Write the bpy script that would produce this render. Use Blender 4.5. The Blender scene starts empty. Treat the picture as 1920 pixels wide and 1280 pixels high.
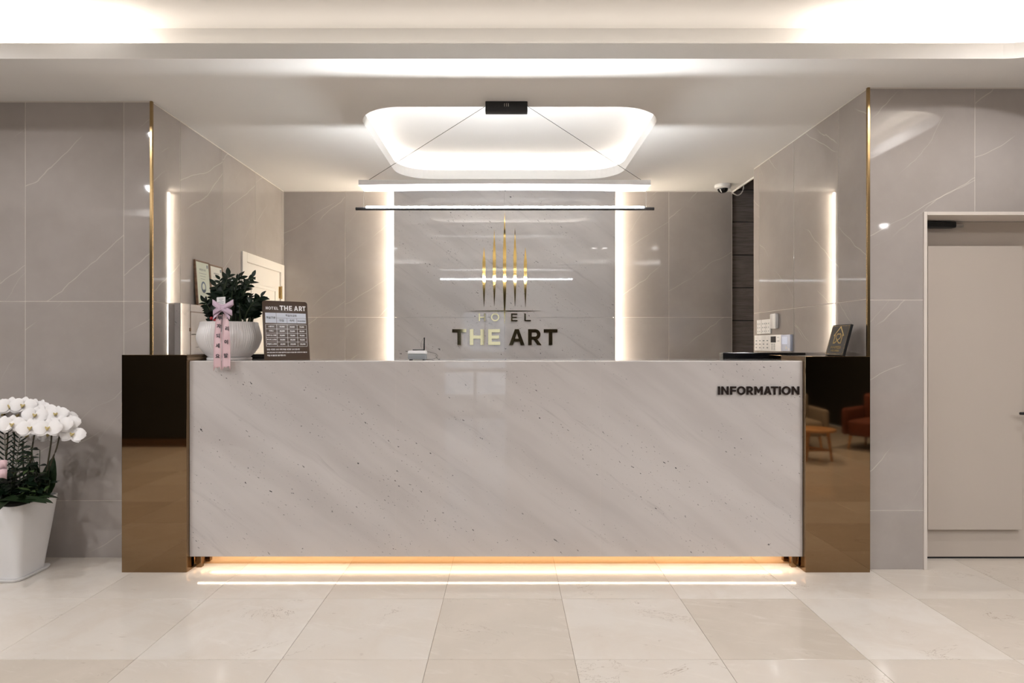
import bpy, bmesh, math, random
from mathutils import Vector, Matrix, Euler
random.seed(7)
S = bpy.context.scene
COL = S.collection
PI = math.pi
# ------------------------------------------------------------------ camera, world, exposure
F = 1150.0; CX, CY, HC = 952.0, 645.0, 1.29          # focal length and principal point in pixels of 1920x1280, eye height
cd = bpy.data.cameras.new('camera'); cam = bpy.data.objects.new('camera', cd); COL.objects.link(cam)
cam.location = (0, 0, HC); cam.rotation_euler = (PI/2, 0, 0)
cd.sensor_width = 36; cd.lens = 36*F/1920; cd.shift_x = 8/1920; cd.shift_y = 5/1920; cd.clip_start = .05
S.camera = cam
w = bpy.data.worlds.new('world'); S.world = w; w.use_nodes = True
w.node_tree.nodes['Background'].inputs[0].default_value = (.72, .84, 1, 1)
w.node_tree.nodes['Background'].inputs[1].default_value = 1.0
S.view_settings.view_transform = 'Standard'; S.view_settings.look = 'None'
S.view_settings.gamma = 1; S.view_settings.use_curve_mapping = False
S.view_settings.exposure = 0.26
# light strengths
E_TROUGH = 25.0; E_TUBE = 215.0; E_BACK = 45.0; E_KICK = 26.0
E_COVE = 28.0; E_COVE_MID = 4.5; W_DOWN = 80.0
WARM = (1, .80, .60); CREAM = (1, .92, .83); COOL = (.93, .97, 1.0); NEUT = (1, .96, .92)

def P(px, py, Y):                                     # a point of the photograph at the real depth Y
    return Vector(((px-CX)/F*Y, Y, HC+(CY-py)/F*Y))

# ------------------------------------------------------------------ materials
class NT:
    def __init__(s, name):
        s.m = bpy.data.materials.new(name); s.m.use_nodes = True; s.t = s.m.node_tree
        s.b = s.t.nodes['Principled BSDF']
    def n(s, typ, **kw):
        nd = s.t.nodes.new(typ)
        for k, v in kw.items(): setattr(nd, k, v)
        return nd
    def put(s, sock, v):
        if hasattr(v, 'is_output'): s.t.links.new(v, sock)
        else: sock.default_value = v
    def math(s, op, a, b=0.0, c=0.0, clamp=False):
        nd = s.n('ShaderNodeMath', operation=op, use_clamp=clamp)
        for i, v in enumerate((a, b, c)): s.put(nd.inputs[i], v)
        return nd.outputs[0]
    def vec(s, x, y, z):
        nd = s.n('ShaderNodeCombineXYZ')
        for i, v in enumerate((x, y, z)): s.put(nd.inputs[i], v)
        return nd.outputs[0]
    def noise(s, v, scale, detail=3, rough=.55, dist=0.0):
        nd = s.n('ShaderNodeTexNoise'); s.put(nd.inputs['Vector'], v)
        nd.inputs['Scale'].default_value = scale; nd.inputs['Detail'].default_value = detail
        nd.inputs['Roughness'].default_value = rough; nd.inputs['Distortion'].default_value = dist
        return nd.outputs['Fac']
    def rng(s, v, a, b, c=0.0, d=1.0, smooth=True):
        nd = s.n('ShaderNodeMapRange'); nd.clamp = True
        if smooth: nd.interpolation_type = 'SMOOTHSTEP'
        for i, x in enumerate((v, a, b, c, d)): s.put(nd.inputs[i], x)
        return nd.outputs[0]
    def mix(s, f, a, b):
        nd = s.n('ShaderNodeMix', data_type='RGBA')
        s.put(nd.inputs[0], f)
        for k, v in ((6, a), (7, b)):
            s.put(nd.inputs[k], v if hasattr(v, 'is_output') else (*v[:3], 1))
        return nd.outputs[2]
    def pos(s):
        g = s.n('ShaderNodeNewGeometry'); x = s.n('ShaderNodeSeparateXYZ')
        s.t.links.new(g.outputs['Position'], x.inputs[0]); return x.outputs
    def rand(s): return s.n('ShaderNodeObjectInfo').outputs['Random']
    def set(s, **kw):
        for k, v in kw.items():
            k = {'color': 'Base Color', 'rough': 'Roughness', 'metal': 'Metallic', 'spec': 'Specular IOR Level', 'coat': 'Coat Weight',
                 'trans': 'Transmission Weight', 'sss': 'Subsurface Weight', 'sheen': 'Sheen Weight', 'normal': 'Normal', 'ior': 'IOR'}[k]
            if k == 'Base Color' and not hasattr(v, 'is_output'): v = (*v[:3], 1)
            s.put(s.b.inputs[k], v)
        return s.m

def plain(name, color, rough=.5, metal=0.0, var=.06, scale=6.0, spec=.5):
    k = NT(name)
    tc = k.n('ShaderNodeTexCoord').outputs['Object']
    f = k.noise(tc, scale, 3)
    dark = tuple(c*(1-var) for c in color); lite = tuple(min(1, c*(1+var)) for c in color)
    return k.set(color=k.mix(f, dark, lite), rough=rough, metal=metal, spec=spec)

def emit(name, color, strength):
    k = NT(name); k.set(color=(.8, .8, .8), rough=.6)
    k.b.inputs['Emission Color'].default_value = (*color, 1); k.b.inputs['Emission Strength'].default_value = strength
    return k.m

def grey_tile():
    k = NT('grey veined porcelain'); x, y, z = k.pos(); r = k.rand()
    h = k.math('ADD', x, y)
    off = k.math('MULTIPLY', r, 37.0)
    p = k.vec(k.math('ADD', h, off), off, z)
    cloud = k.noise(p, 1.6, 4, .6)
    base = k.mix(k.rng(cloud, .3, .7), (.375, .335, .309), (.432, .390, .363))
    fine = k.noise(p, 22, 4, .65)
    base = k.mix(k.math('MULTIPLY', k.rng(fine, .45, .75), .10), base, (.48, .43, .39))
    wob = k.math('MULTIPLY', k.math('SUBTRACT', k.noise(p, 1.9, 4, .5), .5), .20)
    wob2 = k.math('MULTIPLY', k.math('SUBTRACT', k.noise(p, 1.3, 3, .5), .5), .18)
    def vein(ax, az, wb, period, width, seed, lo, hi):
        d = k.math('ADD', k.math('ADD', k.math('MULTIPLY', h, ax), k.math('MULTIPLY', z, az)), wb)
        d = k.math('FRACT', k.math('ADD', k.math('DIVIDE', d, period), k.math('MULTIPLY', r, seed)))
        d = k.math('MULTIPLY', k.math('ABSOLUTE', k.math('SUBTRACT', d, .5)), period)
        ln = k.rng(d, 0, width, 1, 0)
        m = k.rng(k.noise(k.vec(k.math('ADD', h, k.math('MULTIPLY', r, seed*3.1)), z, seed), 1.5, 2), lo, hi)
        return k.math('MULTIPLY', ln, m)
    v1 = vein(-.62, .78, wob, .62, .0040, 17.3, .44, .56)
    v2 = vein(-.50, .86, wob2, .85, .0030, 29.7, .48, .58)
    v3 = vein(-.80, .60, wob, .41, .0022, 43.1, .55, .66)
    v = k.math('ADD', k.math('MULTIPLY', v1, .5), k.math('ADD', k.math('MULTIPLY', v2, .55), k.math('MULTIPLY', v3, .3)), clamp=True)
    c = k.mix(v, base, (.72, .67, .60))
    return k.set(color=c, rough=.04, spec=.75)

def marble(name='grey streaked white marble'):
    k = NT(name); x, y, z = k.pos()
    a = math.radians(-36); ca, sa = math.cos(a), math.sin(a)
    u = k.math('ADD', k.math('MULTIPLY', x, ca), k.math('MULTIPLY', z, sa))
    v = k.math('ADD', k.math('MULTIPLY', x, -sa), k.math('MULTIPLY', z, ca))
    yy = k.math('MULTIPLY', y, 3.7)
    wv = k.math('ADD', v, k.math('MULTIPLY', k.noise(k.vec(u, v, yy), 1.7, 3), .10))
    big = k.noise(k.vec(k.math('MULTIPLY', u, .35), k.math('MULTIPLY', wv, 2.2), yy), 2.2, 3, .55)
    mid = k.noise(k.vec(k.math('MULTIPLY', u, .55), k.math('MULTIPLY', wv, 9), yy), 2.0, 4, .6)
    fin = k.noise(k.vec(k.math('MULTIPLY', u, 2.2), k.math('MULTIPLY', wv, 26), yy), 2.0, 3, .6)
    c = k.mix(k.rng(big, .35, .75), (.625, .585, .565), (.53, .492, .474))
    c = k.mix(k.math('MULTIPLY', k.rng(mid, .58, .80), .45), c, (.34, .305, .30))
    c = k.mix(k.math('MULTIPLY', k.math('MULTIPLY', k.rng(fin, .56, .8), k.rng(mid, .45, .68)), .30), c, (.30, .27, .265))
    band = k.rng(k.noise(k.vec(k.math('MULTIPLY', u, .9), k.math('MULTIPLY', wv, 5), k.math('ADD', yy, 5)), 1.6, 2), .44, .60)
    sp = k.noise(k.vec(k.math('MULTIPLY', u, 29), k.math('MULTIPLY', v, 62), yy), 1.0, 2, .5)
    sp = k.math('MULTIPLY', k.rng(sp, .698, .742), band)
    sp2 = k.noise(k.vec(k.math('MULTIPLY', u, 60), k.math('MULTIPLY', v, 110), yy), 1.0, 1, .5)
    sp2 = k.math('MULTIPLY', k.math('MULTIPLY', k.rng(sp2, .70, .75), band), .6)
    c = k.mix(k.math('MAXIMUM', sp, sp2), c, (.06, .055, .055))
    return k.set(color=c, rough=.022, spec=.8)

def floor_mat():
    k = NT('cream polished marble floor'); x, y, z = k.pos(); r = k.rand()
    o = k.math('MULTIPLY', r, 53.0)
    p = k.vec(k.math('ADD', x, o), k.math('ADD', y, k.math('MULTIPLY', o, .7)), o)
    tone = k.n('ShaderNodeValToRGB'); k.put(tone.inputs[0], r)
    e = tone.color_ramp.elements; e[0].color = (.59, .520, .440, 1); e[1].color = (.76, .710, .650, 1)
    cl = k.noise(p, 3.0, 5, .62, .6)
    c = k.mix(k.math('MULTIPLY', k.rng(cl, .35, .7), .7), tone.outputs[0], (.67, .595, .515))
    st = k.noise(k.vec(k.math('MULTIPLY', k.math('ADD', x, o), 2.5), k.math('ADD', k.math('MULTIPLY', y, 9), k.math('MULTIPLY', x, 3)), o), 1.8, 5, .7, .8)
    c = k.mix(k.math('MULTIPLY', k.rng(st, .52, .78), .5), c, (.80, .745, .68))
    nz = k.noise(p, 3.4, 5, .65, 1.0)
    crack = k.rng(k.math('ABSOLUTE', k.math('SUBTRACT', nz, .5)), 0, .006, 1, 0)
    crack = k.math('MULTIPLY', crack, k.rng(k.noise(p, 2.1, 2), .58, .66))
    c = k.mix(k.math('MULTIPLY', crack, .65), c, (.33, .25, .19))
    pit = k.rng(k.noise(k.vec(k.math('MULTIPLY', k.math('ADD', x, o), 18), k.math('MULTIPLY', y, 42), o), 1.0, 2), .70, .78)
    c = k.mix(k.math('MULTIPLY', pit, .35), c, (.36, .29, .23))
    return k.set(color=c, rough=.085, spec=.5)

def wood(name, c0, c1, axis='x', rough=.45):
    k = NT(name); tc = k.n('ShaderNodeTexCoord').outputs['Object']; s = k.n('ShaderNodeSeparateXYZ'); k.put(s.inputs[0], tc)
    x, y, z = s.outputs; r = k.math('MULTIPLY', k.rand(), 19)
    a, b = (x, z) if axis == 'x' else (z, x)
    g = k.noise(k.vec(k.math('ADD', k.math('MULTIPLY', a, 1.6), r), k.math('MULTIPLY', b, 24), y), 2.5, 5, .65, .5)
    return k.set(color=k.mix(k.rng(g, .3, .72), c0, c1), rough=rough)

M = dict(
    paint=plain('white ceiling paint', (.80, .775, .745), .7, var=.015),
    tile=grey_tile(), grout=plain('pale grout', (.72, .67, .61), .8),
    marble=marble(), floor=floor_mat(), floor_grout=plain('beige grout', (.40, .33, .27), .8),
    bronze=plain('dark bronze mirror', (.30, .205, .118), .035, 1.0, var=.02),
    copper=plain('copper mirror', (.80, .56, .34), .10, 1.0, var=.03),
    gold=plain('polished gold', (.88, .64, .24), .06, 1.0, var=.03),
    palegold=plain('polished pale gold', (.80, .62, .34), .05, 1.0, var=.03),
    trimgold=plain('bronze gold trim', (.34, .235, .115), .22, 1.0, var=.05),
    darkletter=plain('dark brown acrylic', (.020, .012, .010), .25),
    black=plain('black gloss', (.008, .008, .009), .12),
    blackm=plain('black matt', (.012, .012, .013), .45),
    dark=plain('dark lobby wall', (.018, .0175, .017), .7),
    rearbase=wood('dark brown baseboard', (.07, .035, .018), (.12, .06, .03)),
    woodwall=wood('dark grey wood', (.17, .140, .125), (.30, .255, .232)),
    doorpaint=plain('beige door paint', (.52, .455, .395), .42, var=.01),
    doorframe=plain('pale frame paint', (.70, .63, .57), .4, var=.015),
    cream=plain('cream door paint', (.80, .755, .69), .45, var=.015),
    white=plain('white plastic', (.82, .80, .79), .3, var=.015),
    porcelain=plain('white glazed ceramic', (.80, .77, .76), .28, var=.02),
    grey=plain('grey plastic', (.25, .26, .27), .4),
    brass=plain('brass', (.70, .52, .26), .25, 1.0),
    steel=plain('steel', (.62, .60, .57), .22, 1.0),
    cable=plain('white cable', (.78, .75, .72), .5), bcable=plain('dark wire', (.05, .045, .04), .5),
    frame=wood('brown frame wood', (.16, .085, .045), (.26, .15, .085)),
    paper=plain('cream paper', (.80, .78, .70), .6, var=.02), greenpaper=plain('pale green certificate paper', (.70, .74, .62), .6, var=.02),
    ink=plain('dark ink', (.03, .03, .035), .6), greyink=plain('grey ink', (.22, .24, .26), .6),
    blueink=plain('grey blue emblem ink', (.12, .17, .24), .6),
    signb=plain('brown gloss acrylic', (.060, .037, .025), .14, var=.03, spec=.12),
    signw=plain('white print', (.80, .78, .78), .5, var=.01), signh=plain('pale blue grey print', (.58, .60, .67), .5, var=.01),
    pink=plain('pink satin ribbon', (.72, .50, .53), .38, var=.05, scale=14),
    lilac=plain('lilac satin ribbon', (.60, .45, .56), .35, var=.06, scale=14),
    leaf=plain('dark glossy leaf', (.0045, .0125, .0055), .36, var=.35, scale=9, spec=.25),
    leaf2=plain('orchid leaf', (.012, .026, .008), .38, var=.3, scale=5),
    leaf3=plain('mid green leaf', (.050, .085, .025), .4, var=.3, scale=5),
    stem=plain('dark green stem', (.030, .045, .018), .5, var=.2),
    spike=plain('brown green flower stem', (.050, .040, .020), .5, var=.2),
    soil=plain('dark potting moss', (.030, .024, .016), .9, var=.3, scale=40),
    petal=plain('white petal', (.86, .83, .82), .5, var=.03), lip=plain('yellow orchid lip', (.58, .46, .20), .5, var=.25, scale=60),
    red=plain('red bud', (.35, .01, .02), .4),
    screen=emit('blue lit display', (.10, .20, .45), .45), keyb=plain('pale blue plastic', (.62, .66, .80), .35, var=.02),
    darkscreen=plain('dark display', (.045, .045, .05), .15),
    offlens=plain('unlit downlight lens', (.42, .39, .36), .5),
    plaque=plain('black satin acrylic', (.010, .010, .010), .38, spec=.25), goldprint=plain('gold print', (.55, .38, .12), .45),
    oak=wood('orange oak', (.42, .20, .07), (.55, .30, .12)), cloth=plain('cream upholstery', (.24, .20, .155), .85, var=.1, scale=60),
    orange=plain('rust upholstery', (.13, .032, .014), .85, var=.1, scale=60),
    led_trough=emit('cove light warm white', NEUT, E_TROUGH), led_tube=emit('pendant tube light', COOL, E_TUBE),
    led_back=emit('panel back light', (1, .87, .70), E_BACK), led_kick=emit('counter plinth light', WARM, E_KICK),
    led_cove=emit('lobby cove light', CREAM, E_COVE), led_mid=emit('lobby cove light dim', CREAM, E_COVE_MID),
    lens=emit('downlight lens', NEUT, 12.0),
)

# ------------------------------------------------------------------ mesh helpers
def link(o, parent=None, kind=None, label=None, cat=None, group=None):
    COL.objects.link(o)
    if parent is not None: o.parent = parent
    for k, v in (('kind', kind), ('label', label), ('category', cat), ('group', group)):
        if v: o[k] = v
    return o
def obj(name, bm, mats, parent=None, smooth=False, **kw):
    me = bpy.data.meshes.new(name)
    bmesh.ops.recalc_face_normals(bm, faces=bm.faces[:]) if kw.pop('recalc', True) else None
    bm.to_mesh(me); bm.free()
    for m in (mats if isinstance(mats, (list, tuple)) else [mats]): me.materials.append(m)
    if smooth:
        me.polygons.foreach_set('use_smooth', [True]*len(me.polygons))
        me.set_sharp_from_angle(angle=math.radians(40))
    return link(bpy.data.objects.new(name, me), parent, **kw)
def empty(name, loc=(0, 0, 0), rot=(0, 0, 0), parent=None, **kw):
    o = bpy.data.objects.new(name, None); o.location = loc; o.rotation_euler = rot; o.empty_display_size = .1
    return link(o, parent, **kw)
def bx(bm, x0, x1, y0, y1, z0, z1, bev=0.0, seg=2, mi=0):
    vs = [bm.verts.new((x, y, z)) for x in (x0, x1) for y in (y0, y1) for z in (z0, z1)]
    fs = [bm.faces.new([vs[i] for i in q]) for q in ((0,1,3,2),(4,6,7,5),(0,4,5,1),(2,3,7,6),(0,2,6,4),(1,5,7,3))]
    for f in fs: f.material_index = mi
    if bev > 0:
        es = list({e for f in fs for e in f.edges})
        r = bmesh.ops.bevel(bm, geom=es, offset=bev, segments=seg, profile=.5, affect='EDGES')
        for f in r['faces']: f.material_index = mi
    return bm
def box(name, mat, x0, x1, y0, y1, z0, z1, bev=0.0, parent=None, **kw):
    bm = bmesh.new(); bx(bm, x0, x1, y0, y1, z0, z1, bev); return obj(name, bm, mat, parent, **kw)
def prism(bm, pts, d, origin=(0, 0, 0), ux=(1, 0, 0), uy=(0, 0, 1), un=(0, -1, 0), mi=0, back=0.0):
    """polygon pts (2D) extruded by d along un"""
    o = Vector(origin); ux, uy, un = Vector(ux), Vector(uy), Vector(un)
    a = [bm.verts.new(o+ux*x+uy*y+un*back) for x, y in pts]; b = [bm.verts.new(o+ux*x+uy*y+un*d) for x, y in pts]
    n = len(pts); fs = [bm.faces.new(b), bm.faces.new(a[::-1])]
    for i in range(n): fs.append(bm.faces.new((a[i], a[(i+1) % n], b[(i+1) % n], b[i])))
    for f in fs: f.material_index = mi
def lathe(bm, prof, n=48, c=(0, 0, 0), rf=None, cap=True, mi=0):
    rings = []
    for r, z in prof:
        rings.append([bm.verts.new((c[0]+(r*(rf(i, z) if rf else 1))*math.cos(2*PI*i/n), c[1]+(r*(rf(i, z) if rf else 1))*math.sin(2*PI*i/n), c[2]+z)) for i in range(n)])
    for a, b in zip(rings, rings[1:]):
        for i in range(n):
            f = bm.faces.new((a[i], a[(i+1) % n], b[(i+1) % n], b[i])); f.material_index = mi
    if cap:
        for rg in (rings[0][::-1], rings[-1]):
            try: bm.faces.new(rg).material_index = mi
            except ValueError: pass
def tube(bm, pts, r, n=8, mi=0):
    pts = [Vector(p) for p in pts]; rings = []
    up = Vector((0, 0, 1))
    for i, p in enumerate(pts):
        t = (pts[min(i+1, len(pts)-1)]-pts[max(i-1, 0)]).normalized()
        a = t.cross(up if abs(t.z) < .95 else Vector((1, 0, 0))).normalized(); b = t.cross(a)
        rr = r[i] if isinstance(r, (list, tuple)) else r
        rings.append([bm.verts.new(p+(a*math.cos(2*PI*k/n)+b*math.sin(2*PI*k/n))*rr) for k in range(n)])
    for a, b in zip(rings, rings[1:]):
        for k in range(n): bm.faces.new((a[k], a[(k+1) % n], b[(k+1) % n], b[k])).material_index = mi
    bm.faces.new(rings[0][::-1]).material_index = mi; bm.faces.new(rings[-1]).material_index = mi
def bez(p0, p1, p2, n=10):
    p0, p1, p2 = Vector(p0), Vector(p1), Vector(p2)
    return [p0*(1-t)**2+p1*2*t*(1-t)+p2*t*t for t in [i/n for i in range(n+1)]]
def rrect(x0, x1, y0, y1, r, n=10):
    out = []
    for cx, cy, a0 in ((x1-r, y1-r, 0), (x0+r, y1-r, 90), (x0+r, y0+r, 180), (x1-r, y0+r, 270)):
        for i in range(n+1):
            a = math.radians(a0+90*i/n); out.append((cx+r*math.cos(a), cy+r*math.sin(a)))
    return out
def band(bm, lo, hi, mi=0):                            # closed strip of quads between two rings of 3D points
    a = [bm.verts.new(p) for p in lo]; b = [bm.verts.new(p) for p in hi]; n = len(a)
    for i in range(n): bm.faces.new((a[i], a[(i+1) % n], b[(i+1) % n], b[i])).material_index = mi
def curve_mesh(cu):
    o = bpy.data.objects.new('tmp', cu); COL.objects.link(o)
    bpy.context.view_layer.update()
    me = bpy.data.meshes.new_from_object(o.evaluated_get(bpy.context.evaluated_depsgraph_get()))
    bpy.data.objects.remove(o); return me
def sheet(name, loops, z0, z1, mat, parent=None, **kw):  # flat plate with holes
    cu = bpy.data.curves.new(name, 'CURVE'); cu.dimensions = '2D'; cu.fill_mode = 'BOTH'; cu.extrude = (z1-z0)/2
    for lp in loops:
        sp = cu.splines.new('POLY'); sp.points.add(len(lp)-1); sp.use_cyclic_u = True
        for p, q in zip(sp.points, lp): p.co = (q[0], q[1], 0, 1)
    me = curve_mesh(cu); me.transform(Matrix.Translation((0, 0, (z0+z1)/2))); me.name = name
    me.polygons.foreach_set('use_smooth', [False]*len(me.polygons))
    me.materials.clear(); me.materials.append(mat)
    return link(bpy.data.objects.new(name, me), parent, **kw)
def text_mesh(s, size, align='CENTER', extrude=.0004, bold=0.0):
    cu = bpy.data.curves.new('text', 'FONT'); cu.body = s; cu.size = size; cu.align_x = align; cu.align_y = 'CENTER'
    cu.extrude = extrude; cu.offset = bold; cu.resolution_u = 3
    return curve_mesh(cu)
def text_obj(name, s, size, mat, parent, mtx, align='CENTER', bold=0.0, extrude=.0004):
    me = text_mesh(s, size, align, extrude, bold); me.transform(mtx); me.materials.clear(); me.materials.append(mat); me.name = name
    return link(bpy.data.objects.new(name, me), parent)
def join_text(bm, s, size, mtx, align='CENTER', bold=0.0, mi=0, extrude=.0003):
    me = text_mesh(s, size, align, extrude, bold); me.transform(mtx)
    n = len(bm.faces); bm.from_mesh(me); bm.faces.ensure_lookup_table()
    for f in bm.faces[n:]: f.material_index = mi
    bpy.data.meshes.remove(me)
FRONT = Matrix(((1, 0, 0, 0), (0, 0, -1, 0), (0, 1, 0, 0), (0, 0, 0, 1)))   # xy text -> xz plane facing -y

# block letters, cap height 1, (width, stroke) -> list of polygons
def arc(cx, cy, rx, ry, a0, a1, n):
    return [(cx+rx*math.cos(math.radians(a0+(a1-a0)*i/n)), cy+ry*math.sin(math.radians(a0+(a1-a0)*i/n))) for i in range(n+1)]
def strip(o, i): return [[o[k], o[k+1], i[k+1], i[k]] for k in range(len(o)-1)]
def glyph(c, w, s):
    h = s*.9
    R = lambda x0, x1, y0, y1: [(x0, y0), (x1, y0), (x1, y1), (x0, y1)]
    if c == 'I': return [R(0, w, 0, 1)]
    if c == 'T': return [[(w/2-s/2, 0), (w/2+s/2, 0), (w/2+s/2, 1-h), (w, 1-h), (w, 1), (0, 1), (0, 1-h), (w/2-s/2, 1-h)]]
    if c == 'H': return [[(0, 0), (s, 0), (s, .5-h/2), (w-s, .5-h/2), (w-s, 0), (w, 0), (w, 1), (w-s, 1), (w-s, .5+h/2), (s, .5+h/2), (s, 1), (0, 1)]]
    if c == 'E': return [[(0, 0), (w, 0), (w, h), (s, h), (s, .5-h/2), (w*.9, .5-h/2), (w*.9, .5+h/2), (s, .5+h/2), (s, 1-h), (w*.98, 1-h), (w*.98, 1), (0, 1)]]
    if c == 'F': return [[(0, 0), (s, 0), (s, .38), (w*.93, .38), (w*.93, .38+h), (s, .38+h), (s, 1-h), (w, 1-h), (w, 1), (0, 1)]]
    if c == 'L': return [[(0, 0), (w, 0), (w, h), (s, h), (s, 1), (0, 1)]]
    if c == 'N': return [R(0, s, 0, 1), R(w-s, w, 0, 1), [(s, 1), (s, 1-s*1.5), (w-s, 0), (w-s, s*1.5)]]
    if c == 'M': return [R(0, s, 0, 1), R(w-s, w, 0, 1), [(s, 1), (s, 1-s*1.6), (w/2, .17), (w/2, .17+s*1.75)], [(w-s, 1), (w/2, .17+s*1.75), (w/2, .17), (w-s, 1-s*1.6)]]
    if c == 'A':
        m = w/2; t = s*.55; k = s*1.1
        return [[(0, 0), (k, 0), (m, 1-s*1.05), (m, 1), (m-t, 1)], [(w, 0), (m+t, 1), (m, 1), (m, 1-s*1.05), (w-k, 0)],
                [(k+(m-k)*.24, .22), (w-k-(m-k)*.24, .22), (w-k-(m-k)*.46, .22+h*.9), (k+(m-k)*.46, .22+h*.9)]]
    if c == 'O':
        o = arc(w/2, .5, w/2, .52, 0, 360, 32); i = arc(w/2, .5, w/2-s, .52-s*.95, 0, 360, 32); return strip(o, i)
    if c == 'R':
        r = .335; cx = w*.93-r
        o = [(s, 1), ]+arc(cx, 1-r, r, r, 90, -90, 12)+[(s, 1-2*r)]
        i = [(s, 1-h), ]+arc(cx, 1-r, r-s, r-h, 90, -90, 12)+[(s, 1-2*r+h)]
        return [R(0, s, 0, 1)]+strip(o, i)+[[(w*.40, 1-2*r+.02), (w*.40+s*1.12, 1-2*r+.02), (w, 0), (w-s*1.15, 0)]]
    return []
def letter(c, px0, px1, py0, py1, Y, d, s, mat, parent, name='letter', back=0.0):
    a = P(px0, py1, Y); b = P(px1, py0, Y); H = b.z-a.z; wd = (b.x-a.x)/H
    bm = bmesh.new()
    for poly in glyph(c, wd, s): prism(bm, [(x*H, y*H) for x, y in poly], d, (a.x, Y, a.z), back=back)
    return obj(name, bm, mat, parent)

# ------------------------------------------------------------------ setting
H0, FASC = 2.758, .08; ZT = H0+FASC
YL, YR, XL, XR, YB, YRE = 3.707, 3.51, -2.15, 2.06, 5.887, 5.139
XE = 2.155; T = .0012; G = .0017                         # tile thickness, half joint
# floor
floor = box('floor', M['floor_grout'], -5.2, 5.2, -4.1, 6.1, -.12, -.003, kind='structure')
bmt = bmesh.new(); bx(bmt, -.3+.0009, .3-.0009, -.3+.0009, .3-.0009, -.003, 0, .0006, 1)
me_t = bpy.data.meshes.new('tile'); bmt.to_mesh(me_t); bmt.free(); me_t.materials.append(M['floor'])
for i in range(-8, 9):
    for j in range(13):
        o = bpy.data.objects.new('tile', me_t); o.location = (-.026+.6*i, 3.41-.6*j, 0); link(o, floor)

def tiles(parent, axis, const, sgn, hs, zs, holes=()):
    """wall tiles on plane axis=const, proud to sgn, between joints hs (horizontal) and zs (vertical)"""
    for h0, h1 in zip(hs, hs[1:]):
        for z0, z1 in zip(zs, zs[1:]):
            pcs = [(h0, h1, z0, z1)]
            for a0, a1, b0, b1 in holes:
                nw = []
                for q0, q1, w0, w1 in pcs:
                    if q1 <= a0+1e-6 or q0 >= a1-1e-6 or w1 <= b0+1e-6 or w0 >= b1-1e-6: nw.append((q0, q1, w0, w1)); continue
                    # one L-shaped tile is cut from one tile: keep as up to three strips of the same tile
                    if q0 < a0: nw.append((q0, a0, w0, w1))
                    if q1 > a1: nw.append((a1, q1, w0, w1))
                    if w1 > b1: nw.append((max(q0, a0), min(q1, a1), b1, w1))
                    if w0 < b0: nw.append((max(q0, a0), min(q1, a1), w0, b0))
                pcs = nw
            bm = bmesh.new()
            for q0, q1, w0, w1 in pcs:
                g0 = G if abs(q0-h0) < 1e-6 else 0; g1 = G if abs(q1-h1) < 1e-6 else 0
                k0 = G if abs(w0-z0) < 1e-6 else 0; k1 = G if abs(w1-z1) < 1e-6 else 0
                q0 += g0; q1 -= g1; w0 += k0; w1 -= k1
                if q1-q0 < .004 or w1-w0 < .004: continue
                c0, c1 = sorted((const, const-sgn*T))
                b = .0008 if len(pcs) == 1 else 0
                if axis == 'y': bx(bm, q0, q1, c0, c1, w0, w1, b, 1)
                else: bx(bm, c0, c1, q0, q1, w0, w1, b, 1)
            if len(bm.faces): obj('tile', bm, M['tile'], parent)
            else: bm.free()
ZJ = [0, .345, 1.548, 2.752]
wl = box('wall_left', M['grout'], -5.2, XL-T, YL+T, YL+.2, 0, H0, kind='structure')
tiles(wl, 'y', YL, -1, [-5.2, -4.717, -4.117, -3.517, -2.917, -2.321, XL-.012], ZJ)
wal = box('wall_alcove_left', M['grout'], XL-.25, XL-T, YL+.2, YB+.2, 0, H0, kind='structure')
bm = bmesh.new(); bx(bm, -.25-.002, -T, YL+.02, YL+.2, 0, H0)
tiles(wal, 'x', XL, 1, [YL+.012, 4.027, 4.624, 5.222, 5.822, YB-T], ZJ, holes=[(4.945, 5.872, 0, 2.045)])
wb = box('wall_back', M['grout'], XL-T, XE, YB+T, YB+.2, 0, H0, kind='structure')
tiles(wb, 'y', YB, -1, [XL, -1.561, -.961, -.361, .24, .946, 1.546, XE-.004], ZJ)
war = box('wall_alcove_right', M['grout'], XR+T, XR+.24, YR+.2, YRE-.004, 0, H0, kind='structure')
tiles(war, 'x', XR, -1, [YR+.012, 3.82, 4.415, 5.02, YRE], ZJ)
wr = box('wall_right', M['grout'], XR+T, 2.386, YR+T, YR+.2, 0, H0, kind='structure')
box('wall_side', M['grout'], 3.27, 5.2, YR+T, YR+.2, 0, H0, parent=wr); box('wall_top', M['grout'], 2.386, 3.27, YR+T, YR+.2, 2.047, H0, parent=wr)
DX0, DX1, DZ = 2.378, 3.275, 2.047
tiles(wr, 'y', YR, -1, [XR+.012, 2.674, 3.274, 3.874, 4.474, 5.2], [0, .338, 1.543, 2.752], holes=[(DX0, DX1, 0, DZ)])
# metal corner trims of the alcove
for n, (x, y) in enumerate(((XL, YL), (XR, YR))):
    s = 1 if n == 0 else -1
    bm = bmesh.new(); xa, xb = sorted((x-s*.0125, x+s*.003))
    bx(bm, xa, xb, y-.004, y+.0115, 0, H0, .0015)
    obj('trim_%d' % (n+1), bm, M['trimgold'], kind='structure')
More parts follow.
